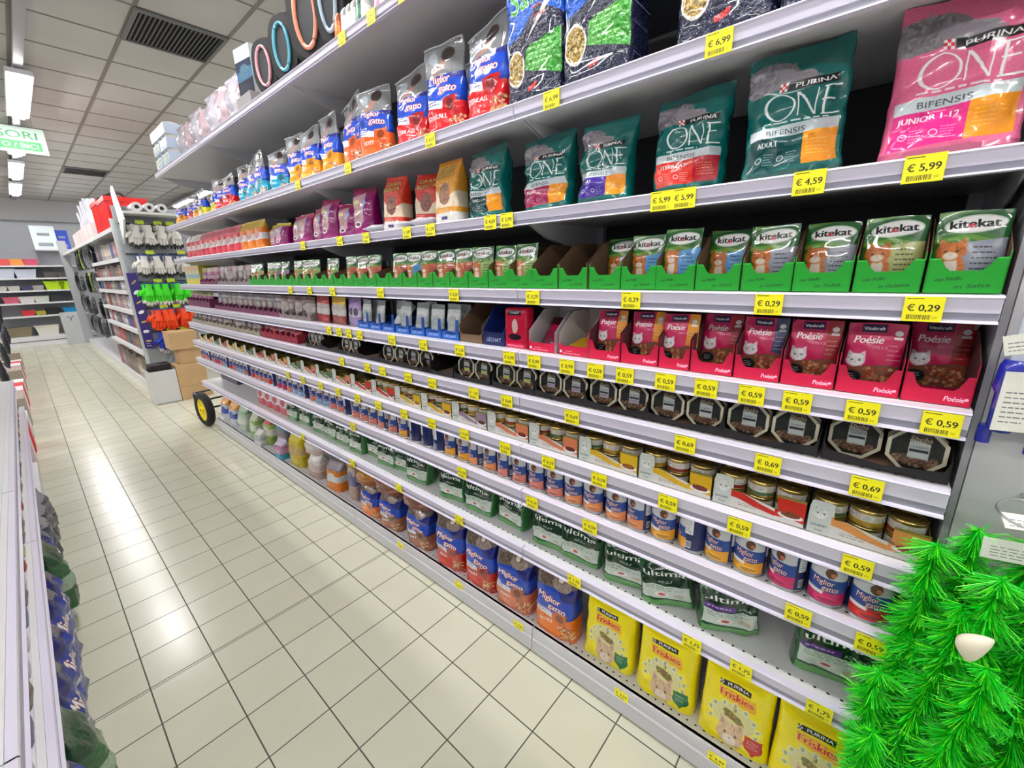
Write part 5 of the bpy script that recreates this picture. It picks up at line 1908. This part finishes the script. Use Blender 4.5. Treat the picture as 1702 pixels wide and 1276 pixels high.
SN = ['first shelf under the top', 'second shelf under the top', 'third shelf under the top', 'middle shelf', 'shelf below the middle', 'second shelf above the base', 'shelf above the base']
levels = [(G2[1], .24), (G2[2], .15), (G2[3], .12), (G2[4], .19), (G2[5], .17), (G2[6], .21), (.10, .34)]
for li_, (z, hmax) in enumerate(levels):
    y = 7.06
    while y < (9.6 if li_ else 9.2):
        w_ = rg.choice([.16, .22, .28, .34])
        q = rg.randrange(10)
        hh = hmax*rg.uniform(.8, 1.0)
        place('goods_%d' % q, (lambda q=q: box_obj('goods_box', .22, .2, .2, [GB[q]])), (1.05, y+w_/2, z+.001), lab('%s goods box' % PN[q], SN[li_]), 'box', 'goods on the far shelving unit', sc=(1, w_/.2*.97, hh/.2))
        y += w_+rg.choice([.0, .01, .03])
# dark hoses and wires hanging at the far half of the unit
HS = [mat('hose_grey', (.40, .41, .42), .4), mat('hose_black', (.13, .14, .15), .35), mat('hose_lime', (.50, .62, .20), .4)]


def hose(q):
    def f():
        m_ = MB()
        for k in range(3):
            m_.tube([(.02*k, (.17-.012*k)*math.cos(t), (.17-.012*k)*math.sin(t)) for t in [2*PI*i/18 for i in range(19)]], .016, 6)
        return m_.build('coiled_hose', [HS[q]])
    return f


for i in range(22):
    y = 9.85+.46*(i % 8)
    z = [1.83, 1.42, .98, .60][i//6 % 4] if i < 22 else 1
    q = [1, 0, 1, 2, 1, 0, 0][i % 7] if z > 1.3 else [0, 1][i % 2]
    place('hose_%d' % q, hose(q), (.935, y, z), lab('coiled %s hose' % ['grey', 'black', 'lime'][q], 'far unit'), 'coiled hose', 'coiled hoses', rz=.2*math.sin(i))
    if i == 21:
        break
m = MB()
for y in (9.65, 11.3, 12.9):
    m.box(1.0, y, .1, 1.03, y+.03, 2.0)
pr_ = MB().box(.86, 14.42, 0, 1.0, 14.5, 2.35)
tag(pr_.build('corner_post', [mat('post_grey')]), 'tall grey square post at the far end of the aisle', 'post')


# on top of the far unit
def crate():
    r_ = root('red_crate')
    rd = mat('red_plastic', (.86, .10, .10), .3, coat=.3)
    m_ = MB().box(0, 0, 0, .38, .60, .012)
    for a in ((0, 0, .38, .012), (0, .588, .38, .60), (0, .012, .012, .588), (.368, .012, .38, .588)):
        m_.box(a[0], a[1], .012, a[2], a[3], .30)
    for i in range(9):
        m_.box(-.008, .05+i*.06, .01, 0, .07+i*.06, .27)
    for i in range(6):
        m_.box(.04+i*.06, -.008, .01, .06+i*.06, 0, .27)
    m_.build('body', [rd], r_)
    m_ = MB().box(-.012, -.012, .27, .39, .0, .315)
    m_.box(-.012, .6, .27, .39, .612, .315)
    m_.box(-.012, 0, .27, 0, .6, .315)
    m_.build('rim', [rd], r_)
    m_ = MB()
    m_.tube([(.0, .05, .31), (.10, .12, .36), (.19, .30, .39), (.28, .48, .36), (.38, .55, .31)], .014, 8)
    m_.build('handle', [mat('handle_black', (.12, .12, .12), .4)], r_)
    return r_


place('crate', crate, (.925, 7.12, 2.062), 'bright red ribbed plastic crate over the glove rack', 'crate', None, sc=(1, 1, 1.15))
place('crate', crate, (.925, 7.76, 2.062), 'second red ribbed plastic crate behind the first one', 'crate', None, sc=(1, 1, 1.25))
place('wbox', lambda: box_obj('white_box', .3, .35, .42, [mat('box_white', (.84, .83, .83), .6)]), (1.10, 8.66, 2.062), 'plain white box behind the red crate, on the far unit', 'box', None)


def white_glove(s_=1.0):
    """a hand-shaped glove, fingers up, palm towards -x"""
    m_ = MB()
    m_.tube([(0, 0, 0), (0, 0, .04), (0, .002, .08), (0, 0, .11)], [.030, .028, .040, .038], 10)
    for k, (y, l) in enumerate(((.033, .085), (.012, .10), (-.011, .095), (-.033, .075))):
        m_.tube([(0, y*.8, .10), (-.004, y, .10+l*.5), (-.012, y*1.15, .10+l)], [.0125, .0115, .007], 8)
    m_.tube([(0, -.036, .055), (-.006, -.062, .085), (-.012, -.070, .115)], [.014, .012, .007], 8)
    return m_


GW, GD = mat('glove_white', (.88, .87, .85), .7), mat('glove_dip', (.16, .16, .17), .5)


def foil_hand():
    r_ = root('bagged_glove')
    white_glove().build('glove', [mat('glove_silver', (.80, .80, .84), .25, bump=.6)], r_)
    MB().tube([(0, 0, -.05), (0, 0, .02)], [.05, .035], 10).build('cuff', [mat('cuff_white', (.9, .88, .88), .5)], r_)
    return r_


for i, (y, s_) in enumerate([(9.05, 2.3), (9.45, 2.5), (9.9, 2.7), (10.35, 2.9), (10.8, 2.8), (11.25, 2.5)]):
    place('foilhand', foil_hand, (1.12, y, 2.063+.05*s_), lab('large silvery glove standing fingers up', 'far unit top'), 'glove', 'silvery gloves', rz=.2*i, sc=(s_, s_*.8, s_))
WBX = mat('pale_carton_plain', (.84, .78, .78), .6)
for i, y in enumerate((8.9, 9.45, 10.0, 10.55, 11.1)):
    place('wbx', lambda: box_obj('low_carton', .06, .5, .2, [WBX]), (.935, y, 2.062), lab('long pale carton', 'far unit top'), 'carton', 'pale cartons on the far unit')

# the end of the far unit with work gloves
r = root('glove_rack')
tag(r, 'white pegboard end rack holding rows of work gloves', 'rack')
MB().box(.935, 6.93, .3, 1.60, 6.96, 2.30).build('pegboard', [mat('peg_grey', (.62, .64, .66), .6, var=.12, vscale=60)], r)
MB().box(.99, 6.60, 2.19, 1.60, 6.93, 2.215).build('header_shelf', [SHELF], r)
MB().prism([(6.60, 2.12), (6.96, 1.85), (6.96, 2.45), (6.85, 2.5)], 0.97, .988, 0).build('side_panel', [mat('end_panel_white')], r)
for z in (2.10, 1.76, 1.43, 1.11, .82):
    MB().box(.96, 6.90, z-.01, 1.60, 6.93, z+.01).build('hanging_bar', [mat('bar_dark', (.25, .25, .26), .5)], r)


def hung_glove(col, dip, cardc):
    def f():
        r_ = root('work_glove')
        a = white_glove()
        a.V = [(v[1], -v[0]-.012, -v[2]) for v in a.V]
        a.build('glove', [col], r_)
        b_ = MB()
        for k, (y, l) in enumerate(((.033, .085), (.012, .10), (-.011, .095), (-.033, .075))):
            b_.tube([(y*1.06, -.013, -.10-l*.72), (y*1.16, -.004, -.105-l)], [.0125, .008], 8)
        b_.build('dipped_fingertips', [dip], r_)
        MB().box(-.035, -.018, -.035, .035, -.016, .012).build('card', [cardc], r_)
        MB().tube([(0, .02, .02), (0, -.05, .02), (0, -.06, .026)], .003, 6).build('peg', [HOOKM], r_)
        return r_
    return f


GG, GO, GBL = mat('glove_green', (.25, .86, .12), .5), mat('glove_orange', (.96, .30, .10), .5), mat('glove_blue', (.10, .22, .72), .5)
cb_ = mat('card_blue', (.22, .34, .60), .5)
rows = [(2.07, [1.06, 1.17, 1.31, 1.43], 'white', GW, GD, mat('card_white', (.9, .9, .88), .5)), (1.73, [1.07, 1.19, 1.32, 1.46], 'grey white', GW, GD, cb_), (1.40, [1.05, 1.13, 1.22, 1.33, 1.44], 'bright green', GG, GW, cb_),
        (1.09, [1.08, 1.15, 1.22, 1.33, 1.44], 'orange', GO, GO, cb_), (.80, [1.10, 1.18], 'blue', GBL, GW, cb_)]
for z, xs, nm, c_, d_, k_ in rows:
    for i, x in enumerate(xs):
        for dd in (0, 1):
            place('wg_'+nm, hung_glove(c_, d_, k_), (x+.02*dd, 6.845-.055*dd, z), lab('%s work glove' % nm, 'on the end rack'), 'work glove', nm+' work gloves', rz=.35*math.sin(i*2+dd), ry=.12*math.sin(i*3+dd), sc=1.25)
for z, xs in ((2.115, (1.14, 1.31, 1.43)), (1.775, (1.17, 1.48)), (1.44, (1.18, 1.31)), (1.125, (1.18, 1.31)), (.835, (1.19, 1.33))):
    for x in xs:
        place('ytag', lambda: MB().box(-.04, -.002, -.022, .04, 0, .022).build('shelf_ticket', [mat('tag_lime', (.80, .88, .20), .5)]), (x, 6.80, z), lab('lime yellow ticket', 'on the glove rack'), 'ticket', 'tickets on the glove rack')


def roll_tube():
    m_ = MB()
    m_.lathe([(.022, 0), (.050, 0), (.050, .6), (.022, .6), (.022, 0)], 20, axis='y')
    return m_.build('rolled_sheet', [mat('roll_white', (.86, .86, .86), .5)])


for i, x in enumerate((1.12, 1.235, 1.35)):
    place('rtube', roll_tube, (x, 6.62, 2.267), 'white rolled tube on the glove rack, %s of three from the aisle' % ['first', 'second', 'third'][i], 'roll', 'rolled tubes')
# purple banner strip
A = Art(60, 400, (.20, .12, .45), 3)
for i in range(7):
    A.ell(.5, .1+.13*i, .30, .012+.01*(i % 2), WH if i % 2 else (.75, .72, .4), .1*i)
A.lines(.2, .02, .8, .08, 2, WH)
rb2 = MB().box(0, -.05, 0, .004, .05, .92, 0, 0)
o = rb2.build('banner_strip', [imat('purple_banner', A, .5)])
tag(o, 'long narrow purple banner hanging beside the glove rack', 'banner')
o.location = (.965, 6.90, .62)
o.rotation_euler = (0, 0, PI/2-.3)

# boxes on the floor in front of the rack
TANB = mat('cardboard', (.76, .63, .46), .85, var=.03, vscale=10)
WCB = mat('white_cardboard', (.82, .82, .82), .8)


def open_carton():
    r_ = root('open_carton')
    W, D, H_ = .25, .34, .40
    m_ = MB()
    for a in ((0, 0, W, .005), (0, D-.005, W, D), (0, .005, .005, D-.005), (W-.005, .005, W, D-.005)):
        m_.box(a[0], a[1], 0, a[2], a[3], H_)
    m_.box(0, 0, 0, W, D, .005)
    m_.build('walls', [WCB], r_)
    m_ = MB()
    m_.face([(0, 0, H_), (0, D, H_), (-.06, D, H_+.09), (-.06, 0, H_+.09)])
    m_.face([(0, 0, H_+.002), (0, D, H_+.002), (-.06, D, H_+.092), (-.06, 0, H_+.092)])
    m_.build('flap', [WCB], r_)
    return r_


place('openc', open_carton, (.82, 6.38, .001), 'open white cardboard box on the floor below the gloves', 'cardboard box', None)
blkp = mat('black_board', (.10, .08, .08), .6)
for i, y in enumerate((6.42, 6.55)):
    place('blkp', lambda: MB().box(0, 0, 0, .20, .10, .46).build('black_pack', [blkp]), (.845, y, .008), 'black pack standing in the open white box, %s one' % ['front', 'rear'][i], 'black pack', 'black packs in the white box')


def carton_box(w_, d_, h_):
    def f():
        r_ = root('cardboard_box')
        MB().box(0, 0, 0, w_, d_, h_).build('body', [TANB], r_)
        m_ = MB().box(w_*.0, d_*.5-.025, h_, w_, d_*.5+.025, h_+.0008)
        m_.box(w_*.5-.025, -.0008, h_*.6, w_*.5+.025, 0, h_) if False else None
        m_.build('tape', [mat('brown_tape', (.62, .50, .34), .3)], r_)
        return r_
    return f


A = Art(120, 50, (.66, .54, .40), 2)
A.text('FC', .6, .45, .4, (.25, .2, .15), wid=.3)
for key, (w_, d_, h_), loc, dsc in [('cb1', (.32, .34, .17), (1.075, 6.36, .001), 'brown cardboard box at the bottom of the stack by the white box'), ('cb2', (.30, .32, .26), (1.075, 6.37, .173), 'larger brown cardboard box, second from the floor in the stack'),
                                    ('cb3', (.22, .26, .19), (1.15, 6.42, .4345), 'small brown cardboard box, third in the stack'), ('cb4', (.28, .30, .21), (1.08, 6.38, .6260), 'brown cardboard box on top of the stack below orange gloves')]:
    place(key, carton_box(w_, d_, h_), loc, dsc, 'cardboard box', 'stacked cardboard boxes', rz=.0)


# toy barrow at the far end of the pet food shelving
def barrow():
    r_ = root('wheelbarrow')
    yw, rb_, mt = mat('hub_yellow', (.96, .86, .08), .4), mat('tyre_black', (.06, .06, .06), .7), mat('frame_black', (.12, .12, .12), .4)
    wl_ = root('wheel')
    wl_.parent = r_
    MB().lathe([(.115, -.03), (.15, -.035), (.172, -.02), (.178, 0), (.172, .02), (.15, .035), (.115, .03), (.115, -.03)], 32, axis='x').build('tyre', [rb_], wl_)
    h_ = MB().lathe([(.115, -.022), (.115, .022), (.10, .012), (.03, .012), (.028, .035), (0, .035)], 32, axis='x')
    h_.lathe([(0, -.035), (.028, -.035), (.03, -.012), (.10, -.012), (.115, -.022)], 32, axis='x')
    for i in range(5):
        t = 2*PI*i/5
        h_.box(-.016, math.cos(t)*.06-.012, math.sin(t)*.06-.012, -.010, math.cos(t)*.06+.012, math.sin(t)*.06+.012)
    h_.build('hub', [yw], wl_)
    wl_.location = (0, 0, .178)
    m_ = MB()
    m_.tube([(.05, 0, .178), (-.04, 0, .178)], .008, 8)
    m_.tube([(.05, 0, .178), (.40, 0, .178)], .010, 8)
    for x in (.07, .36):
        m_.tube([(x, 0, .178), (x, .12, .24), (x, .45, .26), (x, .46, .0)], .012, 8)
    m_.tube([(.07, .12, .24), (.36, .12, .24)], .010, 8)
    m_.tube([(.07, .45, .26), (.36, .45, .26)], .010, 8)
    m_.build('frame', [mt], r_)
    return r_


place('barrow', barrow, (1.0, 5.02, 0), 'barrow wheel with yellow hub and black tyre at the far shelf end', 'wheelbarrow', None, rz=.10)

# ------------------------------------------------------------------ far wall shelving
r = root('wall_shelving')
tag(r, 'white shelving along the back wall with baskets and bins', 'shelving')
FZ = [2.20, 1.83, 1.55, 1.27, .99, .69]
MB().box(-1.3, 15.5, 0, 1.15, 15.53, 2.2).build('back_panel', [mat('back_light', (.66, .67, .70), .6)], r)
for z in FZ:
    x0 = -1.3 if z < 2 else .52
    x1 = 1.12
    b = MB().box(x0, 15.02, z-.035, x1, 15.5, z)
    b.build('shelf', [SHELF], r)
b = MB().box(-1.3, 14.95, .0, 1.12, 15.5, .22)
b.build('base', [SHELF], r)
MB().box(-1.3, 14.945, .10, 1.12, 14.95, .115).build('base_strip', [mat('dark_strip', (.28, .26, .34), .5)], r)
MB().box(.52, 15.46, 0, .55, 15.5, 2.2).build('upright', [mat('post_grey')], r)


def basket(c_, nm):
    def f():
        r_ = root('storage_basket')
        m_ = MB()
        a, b_ = (.13, .10), (.16, .12)
        P0 = [(-a[0], -a[1]), (a[0], -a[1]), (a[0], a[1]), (-a[0], a[1])]
        P1 = [(-b_[0], -b_[1]), (b_[0], -b_[1]), (b_[0], b_[1]), (-b_[0], b_[1])]
        for i in range(4):
            j = (i+1) % 4
            m_.face([(*P0[i], 0), (*P0[j], 0), (*P1[j], .17), (*P1[i], .17)])
            m_.face([(P0[i][0]*.95, P0[i][1]*.95, .005), (P0[j][0]*.95, P0[j][1]*.95, .005), (P1[j][0]*.95, P1[j][1]*.95, .17), (P1[i][0]*.95, P1[i][1]*.95, .17)])
        m_.face([(*p, 0) for p in P0])
        mt = mat('basket_'+nm, c_, .4)
        m_.build('body', [mt], r_)
        m_ = MB()
        m_.tube([(*P1[i % 4], .17) for i in range(5)], .010, 6)
        m_.build('rim', [mt], r_)
        return r_
    return f


items = [(.32, .221, (.86, .85, .80), 'cream', 1.25), (.76, .221, (.96, .52, .10), 'orange', .95), (-.12, .221, (.50, .46, .36), 'brown', 1.2), (.10, .691, (.84, .22, .26), 'red', .7), (.30, .691, (.75, .72, .2), 'yellow', .55), (.50, .691, (.10, .10, .12), 'black', .85), (.80, .691, (.14, .58, .82), 'sky blue', .8),
         (-.55, .691, (.8, .8, .84), 'pale grey', 1.0), (.66, 1.271, (.72, .86, .12), 'lime', 1.1), (.90, 1.271, (.72, .86, .12), 'lime', 1.1), (.66, .991, (.20, .20, .24), 'charcoal', .9), (.92, .991, (.20, .20, .24), 'charcoal', .9), (.38, .991, (.82, .86, .80), 'mint', .8), (.14, .991, (.86, .84, .84), 'white', .8),
         (-.1, .991, (.84, .40, .50), 'pink', .8), (-.4, .991, (.84, .84, .84), 'white', .8), (.64, 1.551, (.35, .33, .33), 'slate', .75), (.86, 1.551, (.35, .33, .33), 'slate', .75), (1.02, 1.551, (.35, .33, .33), 'slate', .6),
         (-.2, 1.271, (.80, .80, .76), 'stone', .6), (.0, 1.271, (.82, .80, .78), 'stone', .6), (.20, 1.271, (.28, .26, .40), 'indigo', .6), (.38, 1.271, (.70, .66, .66), 'taupe', .6),
         (-.3, 1.831, (.92, .70, .20), 'amber', .8), (-.05, 1.831, (.88, .36, .34), 'coral', .8), (.18, 1.831, (.92, .60, .30), 'apricot', .8), (.38, 1.831, (.84, .34, .46), 'rose', .8), (-.1, 1.551, (.78, .80, .86), 'ice', 1.2), (.25, 1.551, (.78, .80, .86), 'ice', 1.1)]
for x, z, c_, nm, s_ in items:
    where = {.221: 'base of the back shelving', .691: 'lowest back shelf', .991: 'second back shelf', 1.271: 'third back shelf', 1.551: 'fourth back shelf', 1.831: 'fifth back shelf'}[z]
    place('bk_'+nm, basket(c_, nm), (x, 15.24, z), lab('%s plastic storage basket' % nm, where, 'left'), 'basket', 'storage baskets', sc=(s_, s_, s_))
wbm = mat('board_white', (.88, .92, .94), .4)


def board(c_, n):
    def f():
        r_ = root('wash_board')
        m_ = MB()
        m_.prism([(.18, 0), (-.18, 0), (-.17, .5), (.17, .5)], 0, .03, 0, axis='y')
        m_.V = [(v[0], v[1], v[2]) for v in m_.V]
        m_.build('board', [c_], r_)
        for z in n:
            MB().box(-.07, -.004, z, .07, -.001, z+.05).build('slot', [mat('slot_grey', (.55, .58, .62), .5)], r_)
        return r_
    return f


def plate(c_, nm):
    def f():
        r_ = root('wash_board')
        MB().box(-.20, 0, 0, .20, .03, .52).build('board', [c_], r_)
        MB().box(-.10, -.004, .30, .10, -.001, .36).build('slot', [mat('slot_grey', (.55, .58, .62), .5)], r_)
        MB().box(-.12, -.004, .06, .12, -.001, .14).build('ridge', [mat('slot_grey')], r_)
        return r_
    return f


place('plw', plate(wbm, 'w'), (.72, 15.10, 2.201), 'white plastic board leaning on top of the back shelving', 'board', None, rx=-.12)
place('plb', plate(mat('board_blue', (.16, .30, .78), .4), 'b'), (1.02, 15.20, 2.201), 'blue plastic board beside the white one on the back shelving', 'board', None, rx=-.05, sc=(.55, 1, .85))


def tall_box():
    r_ = root('tall_carton')
    MB().box(-.17, -.10, 0, .17, .10, .74).build('body', [mat('grey_white_card', (.74, .75, .76), .7)], r_)
    m_ = MB()
    m_.tube([(-.05, -.103, .66), (0, -.103, .60), (.05, -.103, .66)], .006, 5)
    m_.tube([(0, -.103, .60), (0, -.103, .55)], .006, 5)
    m_.build('printed_mark', [mat('mark_grey', (.3, .3, .32), .6)], r_)
    return r_


place('tallc', tall_box, (.74, 14.60, .001), 'tall pale grey carton with a small mark, at the aisle end', 'carton', None, rz=-.1)

# hanging sign
A = Art(420, 130, (.84, .95, .90), 4)
A.text('ACCESSORI', .5, .56, .28, (.16, .66, .34), wid=.86, bold=.002)
A.rect(.05, .12, .95, .46, (.20, .72, .36))
A.text('AUTO / MOTO / BICI', .5, .20, .18, WH, wid=.84, bold=.002)
r = root('hanging_sign')
m = MB()
m.face([(-.30, 0, 0), (.66, 0, 0), (.66, 0, .28), (-.30, 0, .28)], 0, [(0, 0), (1, 0), (1, 1), (0, 1)])
m.face([(-.30, .012, 0), (-.30, .012, .28), (.66, .012, .28), (.66, .012, 0)], 0, [(1, 0), (1, 1), (0, 1), (0, 0)])
for a, b in (((-.30, 0), (.66, 0)), ((.66, 0), (.66, .28)), ((.66, .28), (-.30, .28)), ((-.30, .28), (-.30, 0))):
    m.face([(a[0], 0, a[1]), (b[0], 0, b[1]), (b[0], .012, b[1]), (a[0], .012, a[1])], 0, [(.01, .9)]*4)
m.build('panel', [imat('sign_face', A, .4)], r)
for x in (-.2, .58):
    MB().tube([(x, .006, .28), (x, .006, CEIL-2.95)], .003, 5).build('cable', [WIRE], r)
r.location = (-.02, 8.0, 2.95)
tag(r, 'white hanging sign with green lettering ACCESSORI over the aisle', 'sign')
